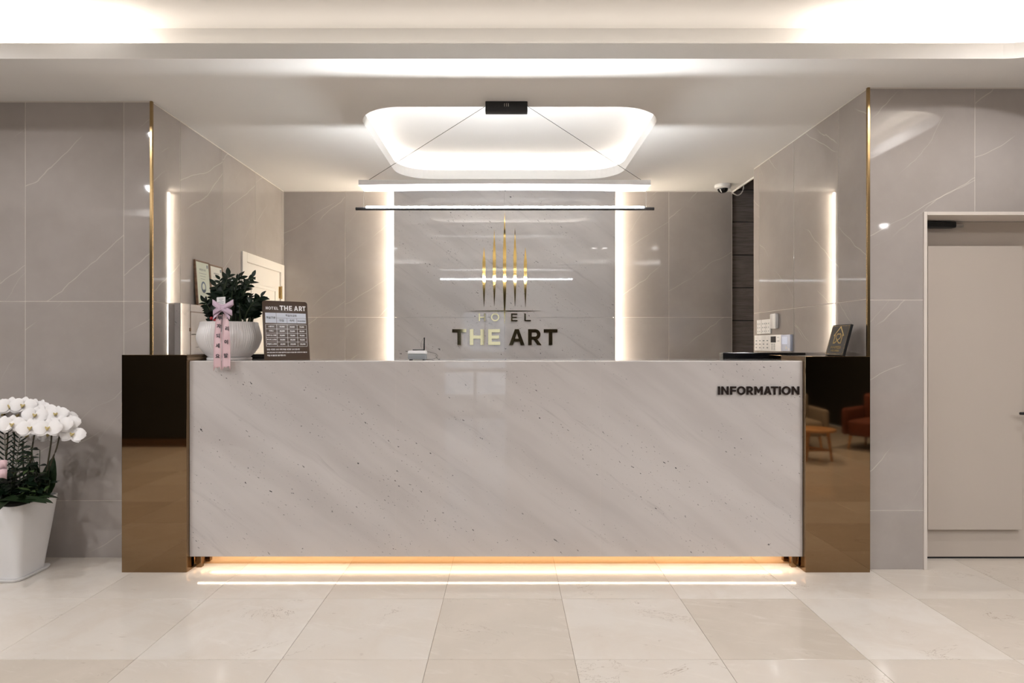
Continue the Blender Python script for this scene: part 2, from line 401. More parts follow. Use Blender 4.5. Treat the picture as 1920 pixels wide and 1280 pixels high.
# thin white shadow bead where ceiling meets tiles
# wood wall of the passage beyond the alcove
wp = box('wall_passage', M['blackm'], XE+.002, 3.4, 5.985, 6.1, 0, 3.0, kind='structure')
zs = [0, .27, .582, .895, 1.208, 1.520, 1.838, 2.157, 2.478, 2.790, 3.0]
for a, b in zip(zs, zs[1:]):
    bm = bmesh.new(); bx(bm, XE+.012, 3.39, 5.965, 5.985, a+.004, b-.004, .002, 1); obj('plank', bm, M['woodwall'], wp)
box('wall_passage_end', M['woodwall'], 3.4, 3.5, 5.139, 6.1, 0, 3.0, kind='structure')
box('wall_passage_front', M['dark'], 2.3, 3.4, 5.03, 5.135, 0, 3.0, kind='structure')
box('light_stop_side', M['dark'], XE+.013, XE+.03, YRE, 6.1, ZT-.02, 3.0, kind='structure'); box('light_stop_head', M['dark'], XE+.013, 2.31, 5.03, 5.135, 2.77, 3.0, kind='structure')  # unseen filler boards added to stop sky light leaking in above the ceiling
box('ceiling_passage', M['dark'], XE+.02, 3.5, 5.0, 6.1, 3.0, 3.05, kind='structure')
# lobby around and behind the camera
box('wall_lobby_left', M['dark'], -5.3, -5.2, -.78, 3.9, 0, 3.1, kind='structure')
wlr = box('wall_lobby_near', M['dark'], -5.3, -3.2, -.88, -.78, 0, 2.75, kind='structure')
box('baseboard_lobby', M['rearbase'], -5.2, -3.2, -.78, -.765, 0, .10, kind='structure')
wrr = box('wall_lobby_rear', M['dark'], -5.3, -1.20, -4.2, -4.1, 0, 2.75, kind='structure')
box('wall_side', M['dark'], 0.02, 5.3, -4.2, -4.1, 0, 2.75, parent=wrr); box('wall_top', M['dark'], -1.20, .02, -4.2, -4.1, 2.16, 2.75, parent=wrr)
d3 = empty('door_3', (-.59, -4.15, 0), kind='structure')                # glazed street entrance behind the camera
for a, b, c, d in ((-.61, -.55, 0, 2.16), (.55, .61, 0, 2.16), (-.03, .03, 0, 2.10), (-.55, .55, 2.10, 2.16), (-.55, .55, .78, .86), (-.55, .55, 0, .06)):
    box('door_frame', M['blackm'], a, b, -.03, .03, c, d, parent=d3)
gl = NT('clear glass'); gl.set(color=(.95, .97, .97), rough=0.0, trans=1.0, ior=1.1)
for a, b, c, d in ((-.55, -.03, .06, .78), (.03, .55, .06, .78), (-.55, -.03, .86, 2.10), (.03, .55, .86, 2.10)):
    box('glass_pane', gl.m, a, b, -.004, .004, c, d, parent=d3)
box('pavement', M['floor_grout'], -6, 6, -9, -4.2, -.12, -.02, kind='structure')
box('wall_lobby_right', M['dark'], 5.2, 5.3, -4.1, 3.9, 0, 3.1, kind='structure')
# ceiling
TX0, TX1, TY0, TY1 = -.960, .985, 3.795, 5.455
KX0, KX1, KY0, KY1 = -5.0, 2.88, .38, 3.156
outer = [(-5.3, -4.2), (5.3, -4.2), (5.3, YR+.25), (XR+.28, YR+.25), (XR+.28, YRE-.004), (XE, YRE-.004), (XE, YB+.2), (-5.3, YB+.2)]
ceil = sheet('ceiling', [outer, rrect(TX0, TX1, TY0, TY1, .30), rrect(KX0, KX1, KY0, KY1, .33)], H0, ZT, M['paint'], kind='structure')
box('edge_trim', M['paint'], XE, XE+.012, YRE, YB+.1, H0-.012, ZT, parent=ceil)
def cove(x0, x1, y0, y1, r, out, z1, name):
    bm = bmesh.new(); o = rrect(x0-out, x1+out, y0-out, y1+out, r+out)
    band(bm, [(x, y, ZT-.001) for x, y in o], [(x, y, z1) for x, y in o])
    obj('cove_wall', bm, M['paint'], ceil)
    bm = bmesh.new(); prism(bm, o, .03, (0, 0, z1), (1, 0, 0), (0, 1, 0), (0, 0, 1)); obj('cove_panel', bm, M['paint'], ceil)
cove(TX0, TX1, TY0, TY1, .30, .14, 2.985, 'trough'); cove(KX0, KX1, KY0, KY1, .33, .19, 3.012, 'coffer')
def ledge(x0, x1, y0, y1, r, o0, o1, mat, keep=lambda x, y: True):
    a = rrect(x0-o0, x1+o0, y0-o0, y1+o0, r+o0, 10); b = rrect(x0-o1, x1+o1, y0-o1, y1+o1, r+o1, 10)
    def dens(l):                                        # add points on the straights
        out = []
        for p, q in zip(l, l[1:]+l[:1]):
            n = max(1, int(math.dist(p, q)/.12)) if math.dist(p, q) > .3 else 1
            n = 24 if n > 1 else 1
            out += [(p[0]+(q[0]-p[0])*k/n, p[1]+(q[1]-p[1])*k/n) for k in range(n)]
        return out
    a, b = dens(a), dens(b); bm = bmesh.new(); n = len(a); z = ZT+.008
    va = [bm.verts.new((x, y, z)) for x, y in a]; vb = [bm.verts.new((x, y, z)) for x, y in b]
    for i in range(n):
        m = ((a[i][0]+a[(i+1) % n][0])/2, (a[i][1]+a[(i+1) % n][1])/2)
        if keep(*m): bm.faces.new((va[i], va[(i+1) % n], vb[(i+1) % n], vb[i]))
    for v in [v for v in bm.verts if not v.link_faces]: bm.verts.remove(v)
    for f in bm.faces: f.normal_update(); (f.normal_flip() if f.normal.z < 0 else None)
    return obj('led_strip', bm, mat, ceil, recalc=False)
bm = bmesh.new(); o_ = rrect(TX0-.10, TX1+.10, TY0-.10, TY1+.10, .40, 16)      # side emitting strip facing the cove wall
band(bm, [(x, y, ZT+.003) for x, y in o_], [(x, y, ZT+.021) for x, y in o_]); obj('led_strip', bm, M['led_trough'], ceil, recalc=False)
bm = bmesh.new(); o_ = rrect(TX0-.097, TX1+.097, TY0-.097, TY1+.097, .397, 16)
band(bm, [(x, y, ZT) for x, y in o_], [(x, y, ZT+.0215) for x, y in o_]); obj('led_rail', bm, M['paint'], ceil)
mid = lambda x, y: y > 2.9 and -1.95 < x < 1.75
ledge(KX0, KX1, KY0, KY1, .33, .09, .115, M['led_cove'], lambda x, y: (y > 2.9 or x > 2.5) and not mid(x, y) and y > .8)
ledge(KX0, KX1, KY0, KY1, .33, .09, .115, M['led_mid'], lambda x, y: mid(x, y) or (y < .5 and -1.2 < x < 2.1))

# door on the right (structure with parts)
d1 = empty('door_1', (2.385, YR, 0), kind='structure')
def dbox(name, mat, x0, x1, y0, y1, z0, z1, bev=0.0, par=None, root=d1, **kw):
    lx, ly, lz = root.location; return box(name, mat, x0-lx, x1-lx, y0-ly, y1-ly, z0-lz, z1-lz, bev, parent=par or root, **kw)
dbox('door_jamb', M['doorframe'], DX0, DX0+.020, YR-.006, 3.725, 0, DZ, .002)
dbox('door_jamb', M['doorframe'], DX1-.020, DX1, YR-.006, 3.725, 0, DZ, .002)
dbox('door_head', M['doorframe'], DX0+.020, DX1-.020, YR-.006, 3.725, DZ-.020, DZ, .002)
slab = dbox('door_slab', M['doorpaint'], DX0+.022, DX1-.022, 3.690, 3.725, .012, DZ-.022, .001)
dbox('door_panel', M['doorpaint'], P(1740, 0, 3.655).x, P(1917, 0, 3.655).x, 3.655, 3.690, P(0, 993, 3.655).z, P(0, 461, 3.655).z, .002)
dbox('gap_shade', M['blackm'], DX0+.022, DX1-.022, 3.695, 3.725, 0, .012)  # black strip standing in for the shade in the gap under the door
bm = bmesh.new(); a = P(1737, 419, 3.63); b = P(1798, 421, 3.63)
bx(bm, a.x-.07, b.x, 3.645, 3.690, a.z-.021, a.z+.017, .008, 3)
lx = Vector(d1.location)
for v in bm.verts: v.co -= lx
cl = obj('door_closer', bm, M['blackm'], d1, smooth=True)
bm = bmesh.new(); c = P(1799, 421, 3.64); bx(bm, c.x, c.x+.05, 3.670, 3.690, c.z-.010, c.z+.010, .002)
for k in (.016, .036): lathe(bm, [(.005, 0), (.005, .004)], 12, (0, 0, 0))
for v in bm.verts: v.co -= lx
obj('closer_bracket', bm, M['steel'], cl)
hp = P(1913, 775, 3.60); bm = bmesh.new()
tube(bm, [hp, hp+Vector((.06, 0, 0)), hp+Vector((.115, 0, 0)), hp+Vector((.128, .02, 0)), hp+Vector((.128, .085, 0))], [.008, .010, .011, .011, .011], 14)
tube(bm, [hp+Vector((.128, .074, 0)), hp+Vector((.128, .090, 0))], .026, 20)
for v in bm.verts: v.co -= lx
obj('door_handle', bm, M['blackm'], d1, smooth=True)

# cream door in the left alcove wall
d2 = empty('door_2', (XL, 4.945, 0), kind='structure')
def d2box(name, mat, *a, **kw): return dbox(name, mat, *a, root=d2, **kw)
d2box('door_casing', M['cream'], XL-T, XL+.014, 4.947, 5.03, 0, 2.043, .003)
d2box('door_casing', M['cream'], XL-T, XL+.014, 5.785, 5.870, 0, 2.043, .003)
d2box('door_casing', M['cream'], XL-T, XL+.014, 5.03, 5.785, 1.965, 2.043, .003)
s2 = d2box('door_slab', M['cream'], XL-.0075, XL-.001, 5.035, 5.78, .005, 1.960, .001)
for z0, z1 in ((1.08, 1.80), (.2, .98)):
    bm = bmesh.new()
    for y0, y1, a0, a1 in ((5.13, 5.155, z0, z1), (5.66, 5.685, z0, z1), (5.155, 5.66, z0, z0+.025), (5.155, 5.66, z1-.025, z1)):
        bx(bm, XL-.001, XL+.008, y0, y1, a0, a1, .003, 2)
    for v in bm.verts: v.co -= Vector(d2.location)
    obj('panel_moulding', bm, M['cream'], d2)
for z in (1.72, .3):
    bm = bmesh.new(); bx(bm, XL+.000, XL+.006, 5.755, 5.778, z, z+.11, .001)
    tube(bm, [(XL+.016, 5.782, z-.004), (XL+.016, 5.782, z+.114)], .009, 12)
    for v in bm.verts: v.co -= Vector(d2.location)
    obj('hinge', bm, M['brass'], d2)

# ------------------------------------------------------------------ reception counter
ct = empty('reception_counter', (-.07, 3.466, 0), label='long white marble fronted reception counter between two bronze mirror end cabinets', cat='counter')
def cbox(name, mat, x0, x1, y0, y1, z0, z1, bev=0.0, **kw): return dbox(name, mat, x0, x1, y0, y1, z0, z1, bev, root=ct, **kw)
YS, ZC = 3.495, 1.196
sx = [-1.8125, -.638, .529, 1.6805]
for a, b in zip(sx, sx[1:]):
    bm = bmesh.new(); sec = [(YS, .0805), (YS+.02, .0805), (YS+.02, ZC)]+[(YS+.008-.008*math.sin(math.radians(t)), ZC-.008+.008*math.cos(math.radians(t))) for t in range(0, 91, 18)]
    prism(bm, [(y-3.466, z) for y, z in sec], b-a-.0006, (a+.07+.0003, 0, 0), (0, 1, 0), (0, 0, 1), (1, 0, 0)); obj('marble_slab', bm, M['marble'], ct)
for x in sx[1:3]: cbox('joint_filler', M['grout'], x-.0003, x+.0003, YS+.0006, YS+.02, .081, ZC-.008)
for a, b in zip(sx, sx[1:]): cbox('countertop', M['marble'], a+.0008, b-.0008, YS+.0205, 3.93, ZC-.02, ZC-.0005, .001)
for x0, x1, y1, z1, lab in ((-2.182, -1.814, 3.701, 1.230, 'dark bronze mirror end cabinet left of the marble counter'), (1.682, 2.048, 3.95, 1.2215, 'dark bronze mirror end cabinet right of the marble counter')):
    ec = empty('end_cabinet', ((x0+x1)/2, 3.466, 0), label=lab, cat='cabinet', group='bronze mirror end cabinets')
    dbox('front_panel', M['bronze'], x0, x1, 3.466, 3.476, 0, z1, .002, root=ec)
    dbox('side_panel', M['bronze'], x0, x0+.01, 3.4765, y1, 0, z1, .001, root=ec); dbox('side_panel', M['bronze'], x1-.01, x1, 3.4765, y1, 0, z1, .001, root=ec)
    dbox('top_panel', M['bronze'], x0+.0105, x1-.0105, 3.4765, y1, z1-.012, z1, .001, root=ec)
cbox('carcass', M['blackm'], -1.811, 1.679, YS+.021, 3.90, .086, ZC-.021)
cbox('kick_plate', M['copper'], -1.811, 1.679, 3.61, 3.62, 0, .086)
cbox('led_strip', M['led_kick'], -1.78, 1.655, 3.520, 3.529, .081, .0855)
for x in (-1.800, 1.640): cbox('foot', M['bronze'], x, x+.03, 3.545, 3.575, 0, .086, .001)
for x0, x1, y0, y1, z1, lab in ((-2.10, -1.56, 4.02, 4.62, 1.225, 'black side desk behind the plant pot at the left end of the counter'), (1.482, 2.05, 4.22, 4.29, 1.2316, 'black raised shelf below the keypads at the right end of the counter')):
    sd = empty('side_desk', ((x0+x1)/2, y0, 0), label=lab, cat='desk')
    dbox('desk_top', M['black'], x0, x1, y0, y1, 1.10, z1, .002, root=sd)
    for xa in (x0+.008, x1-.028): dbox('leg', M['blackm'], xa, xa+.02, y0+.015, y1-.015, 0, 1.10, root=sd)

def word(parent, spec, off, sc, y0, y1, Y, d, s, mat, back=0.0):
    for c, a, b in spec:
        letter(c, off[0]+a/sc, off[0]+b/sc, off[1]+y0/sc, off[1]+y1/sc, Y, d, s, mat, parent, back=back)
inf = empty('information_sign', (0, 0, 0), label='dark brown raised letters reading INFORMATION on the counter front', cat='sign')
word(inf, (('I', 65, 105), ('N', 135, 290), ('F', 325, 450), ('O', 465, 645), ('R', 670, 810), ('M', 835, 1012), ('A', 1036, 1195), ('T', 1188, 1335), ('I', 1355, 1393), ('O', 1415, 1600), ('N', 1625, 1783)),
     (1340, 700), 11.294, 272, 447, YS-.0005, .008, .222, M['darkletter'])

# ------------------------------------------------------------------ backlit marble panel with the gold sign
YM = 5.80; MX0, MX1, MXC = P(738.5, 0, YM).x, P(1154, 0, YM).x, P(946, 0, YM).x
mp = empty('marble_panel', (MXC, YM, 0), label='backlit white marble panel on the alcove rear wall behind the gold sign', cat='wall panel')
def mbox(name, mat, *a, **kw): return dbox(name, mat, *a, root=mp, **kw)
ms = ((MX0, MXC-.0006), (MXC+.0006, MX1))
for a, b in ms:
    mbox('marble_slab', M['marble'], a, b, YM, YM+.018, 0, 1.542, .001); mbox('marble_slab', M['marble'], a, b, YM, YM+.018, 1.5432, H0-.003, .001)
mbox('backing_board', M['paint'], MX0+.05, MX1-.05, YM+.0185, YB-.0005, 0, H0-.01)
mbox('led_strip', M['led_back'], MX0+.014, MX0+.016, YM+.030, YM+.072, .1, H0-.02); mbox('led_strip', M['led_back'], MX1-.016, MX1-.014, YM+.030, YM+.072, .1, H0-.02)
mbox('led_rail', M['steel'], MX0+.0165, MX0+.0495, YM+.030, YM+.072, .1, H0-.02); mbox('led_rail', M['steel'], MX1-.0495, MX1-.0165, YM+.030, YM+.072, .1, H0-.02)

sg = empty('hotel_sign', (0, 0, 0), label='polished gold sign of five spires over the lettering HOTEL THE ART on marble', cat='sign')
word(sg, (('T', 70, 300), ('H', 357, 590), ('E', 657, 855), ('A', 1000, 1252), ('R', 1310, 1528), ('T', 1565, 1790)), (840, 560), 8.727, 497, 755, YM-.0005, .012, .228, M['palegold'])
word(sg, (('H', 503, 612), ('O', 703, 840), ('E', 1032, 1135), ('L', 1250, 1356)), (840, 560), 8.727, 240, 366, YM-.0005, .010, .17, M['palegold'])
def spire(px, yt, yb, y1, y2, wpx):
    a, b = P(px, yt, YM), P(px, yb, YM); w = wpx/2/F*YM; m1, m2 = P(px, y1, YM).z, P(px, y2, YM).z
    bm = bmesh.new(); prism(bm, [(a.x, a.z), (a.x-w*.55, (a.z*.45+m1*.55)), (a.x-w, m1), (a.x-w, m2), (a.x-w*.55, m2*.5+b.z*.5), (a.x-.0006, b.z), (a.x+.0006, b.z), (a.x+w*.55, m2*.5+b.z*.5), (a.x+w, m2), (a.x+w, m1), (a.x+w*.55, (a.z*.45+m1*.55))], .008, (0, YM-.0005, 0))
    obj('spire', bm, M['gold'], sg)
for q in ((907.6, 463, 575, 492, 527, 5.6), (926.9, 429, 574, 480, 525, 5.6), (946.2, 398, 607, 470, 540, 5.8), (965.6, 427, 574, 480, 525, 5.6), (985, 463, 576, 492, 527, 5.6)): spire(*q)
a, b = P(880, 582.7, YM), P(1014, 582.7, YM); bm = bmesh.new(); hh = .0045
prism(bm, [(a.x, a.z), ((a.x*.6+b.x*.4), a.z-hh), ((a.x*.4+b.x*.6), a.z-hh), (b.x, a.z), ((a.x*.4+b.x*.6), a.z+hh), ((a.x*.6+b.x*.4), a.z+hh)], .0095, (0, YM-.0005, 0)); obj('cross_bar', bm, M['palegold'], sg)

# ------------------------------------------------------------------ pendant lamp
YP = 3.73; pc = P(946.5, 391, YP)
pl = empty('pendant_lamp', (pc.x, YP, H0), label='linear pendant lamp with black tube below a white reflector hung from ceiling', cat='lamp')
LP = Vector(pl.location)
def pobj(name, bm, mat, smooth=True):
    for v in bm.verts: v.co -= LP
    return obj(name, bm, mat, pl, smooth=smooth)
bm = bmesh.new(); hw = .0875*1.46
bx(bm, pc.x+.01-hw+.0, pc.x+.01+hw, YP-.025, YP+.025, P(0, 209, YP-.025).z, H0-.0005, .003)
can = pobj('canopy', bm, M['blackm'])
for dx in (-.012, 0, .012):
    bm = bmesh.new(); z = H0-.022; bx(bm, pc.x+.01+dx-.002, pc.x+.01+dx+.002, YP-.0275, YP-.025, z-.012, z+.008, .0005, 1)
    for v in bm.verts: v.co -= LP
    obj('vent_slot', bm, M['steel'], can)
zr, zp0 = P(0, 391.3, YP).z, 2.237
x0, x1 = P(667, 0, YP).x, P(1226.5, 0, YP).x; xa, xb = P(682, 0, YP).x, P(1211.5, 0, YP).x
rr = .0095
bm = bmesh.new(); tube(bm, [(x0, YP, zr), (x0+.001, YP, zr), (x1-.001, YP, zr), (x1, YP, zr)], [rr*.9, rr, rr, rr*.9], 20); pobj('tube', bm, M['blackm'])
bm = bmesh.new(); l0, l1 = P(687, 0, YP).x, P(1207, 0, YP).x; n = 8
r2 = rr+.0035
va = [[bm.verts.new((x, YP+r2*math.cos(a), zr+.002+r2*math.sin(a))) for a in [math.radians(10+160*k/n) for k in range(n+1)]] for x in (l0, l1)]
for k in range(n): bm.faces.new((va[0][k], va[0][k+1], va[1][k+1], va[1][k]))
bm.faces.new(va[0]); bm.faces.new(va[1][::-1]); bm.faces.new((va[0][0], va[1][0], va[1][n], va[0][n]))
pobj('light_strip', bm, M['led_tube'])
# reflector: a shallow white channel, slightly bowed along its length
bm = bmesh.new(); N = 24; w = .078; rows = []
rx0, rx1 = P(672, 0, YP-w).x, P(1220, 0, YP-w).x
sec = [(-w, .0), (-w, .030), (-w+.004, .032), (w-.004, .032), (w, .030), (w, .0), (w-.004, -.001), (0, .007), (-w+.004, -.001)]
for i in range(N+1):
    t = i/N; bow = .008*(1-(2*t-1)**2); x = rx0+(rx1-rx0)*t
    rows.append([bm.verts.new((x, YP+y, zp0+z+(bow if z < .02 else .0))) for y, z in sec])
for a, b in zip(rows, rows[1:]):
    for k in range(len(sec)): bm.faces.new((a[k], a[(k+1) % len(sec)], b[(k+1) % len(sec)], b[k]))
bm.faces.new(rows[0][::-1]); bm.faces.new(rows[-1]); pobj('reflector', bm, M['white'])
for x, cx in ((xa, pc.x+.01-hw), (xb, pc.x+.01+hw)):
    bm = bmesh.new(); tube(bm, [(cx, YP, H0-.022), (x, YP, zp0+.031)], .0014, 6); pobj('wire', bm, M['bcable'])
    bm = bmesh.new(); tube(bm, [(x, YP, zp0+.002), (x, YP, zr)], .0016, 6); pobj('wire', bm, M['steel'])
    bm = bmesh.new(); tube(bm, [(x-.002, YP, zp0+.030), (x+.002, YP, zp0+.044)], .004, 8); pobj('clamp', bm, M['steel'])

# ------------------------------------------------------------------ downlights
def downlight(x, y, label, lit=True, power=W_DOWN, group=None, z=3.012):
    d = empty('downlight', (x, y, z), label=label, cat='downlight', group=group)
    bm = bmesh.new(); lathe(bm, [(.050, 0), (.052, -.006), (.066, -.006), (.070, -.003), (.070, 0)], 32, cap=False); obj('ring', bm, M['white'], d, smooth=True)
    bm = bmesh.new(); lathe(bm, [(.051, -.0005), (.051, -.003)], 32); obj('lens', bm, M['lens'] if lit else M['offlens'], d)
    if lit and power > 0:
        l = bpy.data.lights.new('downlight_lamp', 'SPOT'); l.energy = power; l.spot_size = math.radians(164); l.spot_blend = .5; l.shadow_soft_size = .045; l.color = (1, .985, .99)
        o = bpy.data.objects.new('lamp', l); o.location = (0, 0, -.012); link(o, d)
gd = 'downlights of the lobby ceiling'
downlight(-2.155, 2.975, 'round white downlight at the top edge of the picture, left of centre', True, 0)
downlight(1.665, 2.965, 'round unlit downlight at the top edge of the picture, right of centre', False)
for x, y, f, lab in ((-2.87, 2.42, .62, 'round lit downlight in the coffer above and before the orchid planter, outside the frame'), (2.56, 2.42, .8, 'round lit downlight in the coffer before the right wall, outside the frame'), (-3.9, .70, 1.1, 'round lit lobby downlight at the far left, outside the frame'),
                     (-2.02, .63, 1.25, 'round lit downlight mirrored as the left bright dot in the marble panel'), (1.54, .63, .2, 'round lit downlight mirrored as the inner right dot in the marble panel'),
                     (1.74, .63, .2, 'round lit downlight mirrored as the outer right dot in the marble panel'), (2.62, .85, 1.1, 'round lit downlight at the right end of the lobby coffer, outside the frame'),
                     (3.3, -.6, 1.2, 'added fill lamp in downlight form in the low lobby ceiling, right of the entrance'), (-3.5, -.5, 1.6, 'added fill lamp in downlight form in the low lobby ceiling, left of the entrance'),  # pair behind the camera added as fill for upright surfaces, in downlight form
                     (4.6, -.48, 2.0, 'round lit downlight in the low lobby ceiling, mirrored in the right wall')):
    downlight(x, y, lab, True, W_DOWN*f, gd, H0-.0002 if y < 0 else 3.012)

# ------------------------------------------------------------------ leaf, petal helpers
def leaf_mesh(name, L, W, mat, fold=.18, droop=.12, n=5, tip=.9):
    bm = bmesh.new(); rows = []
    for i in range(n+1):
        t = i/n; wd = W/2*math.sin(PI*min(1, t**.75*tip+.04))*(1 if i < n else .1)
        z = -droop*L*t*t
        rows.append([bm.verts.new((-wd, L*t, z+fold*wd)), bm.verts.new((0, L*t, z)), bm.verts.new((wd, L*t, z+fold*wd))])
    for a, b in zip(rows, rows[1:]):
        for k in (0, 1): bm.faces.new((a[k], a[k+1], b[k+1], b[k]))
    me = bpy.data.meshes.new(name); bm.to_mesh(me); bm.free(); me.materials.append(mat)
    me.polygons.foreach_set('use_smooth', [True]*len(me.polygons)); return me
def aim(loc, d, up=Vector((0, 0, 1)), scale=1.0, roll=0.0):          # local +y along d, local +z near up
    y = Vector(d).normalized(); x = y.cross(up)
    if x.length < 1e-4: x = y.cross(Vector((0, -1, 0)))
    x.normalize(); z = x.cross(y)
    return Matrix.Translation(loc) @ Matrix((x, y, z)).transposed().to_4x4() @ Matrix.Rotation(roll, 4, 'Y') @ Matrix.Diagonal((scale, scale, scale, 1))
def inst(name, me, mtx, parent):
    o = bpy.data.objects.new(name, me); link(o, parent); o.matrix_local = mtx; return o

# ------------------------------------------------------------------ potted plant with ribbon on the counter
YPOT = 3.715; pp = Vector((P(430.5, 0, YPOT).x, YPOT, ZC-.0005))
pt = empty('potted_plant', pp, label='dark leafy plant in a round ribbed white pot with pink ribbon on the counter', cat='plant')
bm = bmesh.new(); lathe(bm, [(.112, 0), (.126, .001), (.1275, .012), (.122, .016), (.10, .016)], 48); obj('saucer', bm, M['porcelain'], pt, smooth=True)
bm = bmesh.new(); n = 304
rib = lambda i, z: 1 - (.024 if .030 < z < .205 else .012 if .02 < z < .222 else 0)*(0, .45, 1, .45)[i % 4]
lathe(bm, [(.10, .0165), (.118, .018), (.126, .026), (.143, .042), (.165, .075), (.179, .112), (.1835, .135), (.180, .160), (.171, .190), (.164, .215), (.163, .2265), (.159, .228), (.155, .222), (.150, .19)], n, rf=rib, cap=False)
pot = obj('pot', bm, M['porcelain'], pt, smooth=True)
bm = bmesh.new(); lathe(bm, [(.152, .185), (.152, .198)], 32); obj('soil', bm, M['soil'], pt)
zz = leaf_mesh('leaf', .056, .030, M['leaf'], fold=.25, droop=.18)
def pix(px, py, dy=0.0): return P(px, py, YPOT+dy)-pp
stems = [(412, 428, 517, .0), (425, 452, 519, .05), (440, 474, 519, -.03), (420, 404, 536, .03), (405, 384, 566, -.03), (400, 391, 586, -.07),
         (458, 467, 559, .06), (464, 489, 556, -.02), (452, 448, 557, -.08), (418, 412, 524, .10), (468, 484, 574, .05), (432, 437, 538, -.06), (446, 455, 570, .1), (410, 398, 550, .08), (434, 462, 528, .04), (425, 418, 545, -.05), (456, 476, 566, -.09), (420, 421, 527, .06), (436, 446, 522, -.02), (410, 393, 574, .0), (428, 430, 552, .0), (450, 442, 540, .02), (460, 460, 575, -.04), (412, 404, 560, -.07), (470, 490, 566, .02), (442, 470, 528, .03), (440, 424, 522, .02)]
for q, (bxx, tx, ty, dy) in enumerate(stems):
    b = pix(bxx, 606, dy*.5); t = pix(tx, ty, dy); b.z = .197
    m = (b+t)/2 + Vector(((b.x-t.x)*.25, 0, (t.z-b.z)*.12))
    pts = bez(b, m, t, 12); bm = bmesh.new(); tube(bm, pts, [.0075*(1-.06*i) for i in range(13)], 6)
    st = obj('stem', bm, M['stem'], pt, smooth=True)
    nl = 15
    for k in range(nl):
        f = .30+.70*k/(nl-1); i = min(11, int(f*12)); p = pts[i].lerp(pts[i+1], f*12-i) if f < 1 else pts[12]
        d = (pts[i+1]-pts[i]).normalized()
        side = d.cross(Vector((math.sin(q*2.1), -1, .15))).normalized()*(1 if k % 2 else -1)
        if k == nl-1: side = Vector((0, 0, 0))
        dd = d*.75+side*.9+Vector((random.uniform(-.3, .3), random.uniform(-.35, .2), random.uniform(-.25, .25)))
        inst('leaf', zz, aim(p, dd, Vector((random.uniform(-.5, .5), -.8, .7)), random.uniform(.72, 1.02)), st)
for px, py, dy in ((397, 597, -.13), (404, 601, -.14)):
    bm = bmesh.new(); bmesh.ops.create_icosphere(bm, subdivisions=2, radius=.011, matrix=Matrix.Translation(pix(px, py, dy))); obj('bud', bm, M['red'], pt, smooth=True)
# card tag
cp = pix(414.5, 566.5, -.19); bm = bmesh.new(); bx(bm, -.025, .025, -.0006, .0006, -.031, .031, .0004, 1)
cm = Matrix.Translation(cp) @ Matrix.Rotation(math.radians(-4), 4, 'Y') @ Matrix.Rotation(math.radians(-8), 4, 'X')
bmesh.ops.transform(bm, matrix=cm, verts=bm.verts[:]); card = obj('card', bm, M['signw'], pt)
bm = bmesh.new()
for k, wd in enumerate((.026, .016, .034, .030, .034)):
    bx(bm, -wd/2, wd/2, -.0010, -.0007, .018-.0085*k-.0012, .018-.0085*k+.0012)
bmesh.ops.transform(bm, matrix=cm, verts=bm.verts[:]); obj('card_lines', bm, M['greyink'], card)
bm = bmesh.new(); tube(bm, [cp+Vector((0, .004, -.02)), Vector((cp.x, cp.y+.02, .19))], .0016, 6); obj('card_stick', bm, M['stem'], pt)
# ribbon streamers and bow, in front of the pot, hanging over the counter edge
def ribbon(px0, px1, ptop, pbot, Y0, name, chars, x_top):
    bm = bmesh.new(); n = 22; rows = []
    for i in range(n+1):
        t = i/n; py = ptop+(pbot-ptop)*t
        Y = Y0+.040*(1-t)**2+.0035*math.sin(t*9+px0)
        s = (1-t)**3
        a = P(px0+(x_top-px0)*s*.35, py, Y)-pp; c = P((px0+px1)/2+(x_top-(px0+px1)/2)*s*.2, py, Y-.002)-pp; b = P(px1+(x_top-px1)*s*.35, py, Y)-pp
        rows.append([bm.verts.new(v) for v in (a, (a+c)/2, c, (b+c)/2, b)])
    last = rows[-1]                                     # notched end
    last[1].co.z += .010; last[2].co.z += .004; last[3].co.z += .014; last[0].co.z -= .012; last[4].co.z -= .010
    for a, b in zip(rows, rows[1:]):
        for k in range(4): bm.faces.new((a[k], a[k+1], b[k+1], b[k]))
    o = obj(name, bm, M['pink'], pt, smooth=True)
    md = o.modifiers.new('thick', 'SOLIDIFY'); md.thickness = .0008
    bm = bmesh.new()
    for ch, px, py in chars:
        p = P(px, py, Y0-.007)-pp; t = (py-ptop)/(pbot-ptop); p.y += .040*(1-t)**2
        join_text(bm, ch, .027, Matrix.Translation(p) @ FRONT, bold=.0007)
    obj('ribbon_lettering', bm, M['ink'], o)
ribbon(400.2, 415.2, 590, 691.5, 3.452, 'ribbon', (('부', 406.5, 596), ('자', 406.5, 611.5), ('되', 406.7, 630), ('세', 407.2, 648.5), ('요', 407.5, 668)), 417)
ribbon(416.2, 432, 588, 690.5, 3.450, 'ribbon', (('우', 423.5, 596), ('리', 422.5, 616.5), ('이', 422.7, 641.5), ('발', 423, 667)), 418)
def loop(name, c, pts, wd, mat):
    bm = bmesh.new(); rows = []
    for p, tilt in pts:
        p = Vector(p); u = Vector((0, tilt, 1)).normalized()*wd/2; rows.append([bm.verts.new(c+p-u), bm.verts.new(c+p), bm.verts.new(c+p+u)])
    for a, b in zip(rows, rows[1:]):
        for k in (0, 1): bm.faces.new((a[k], a[k+1], b[k+1], b[k]))
    o = obj(name, bm, mat, pt, smooth=True); md = o.modifiers.new('thick', 'SOLIDIFY'); md.thickness = .0008; return o
bc = P(418, 577, 3.485)-pp
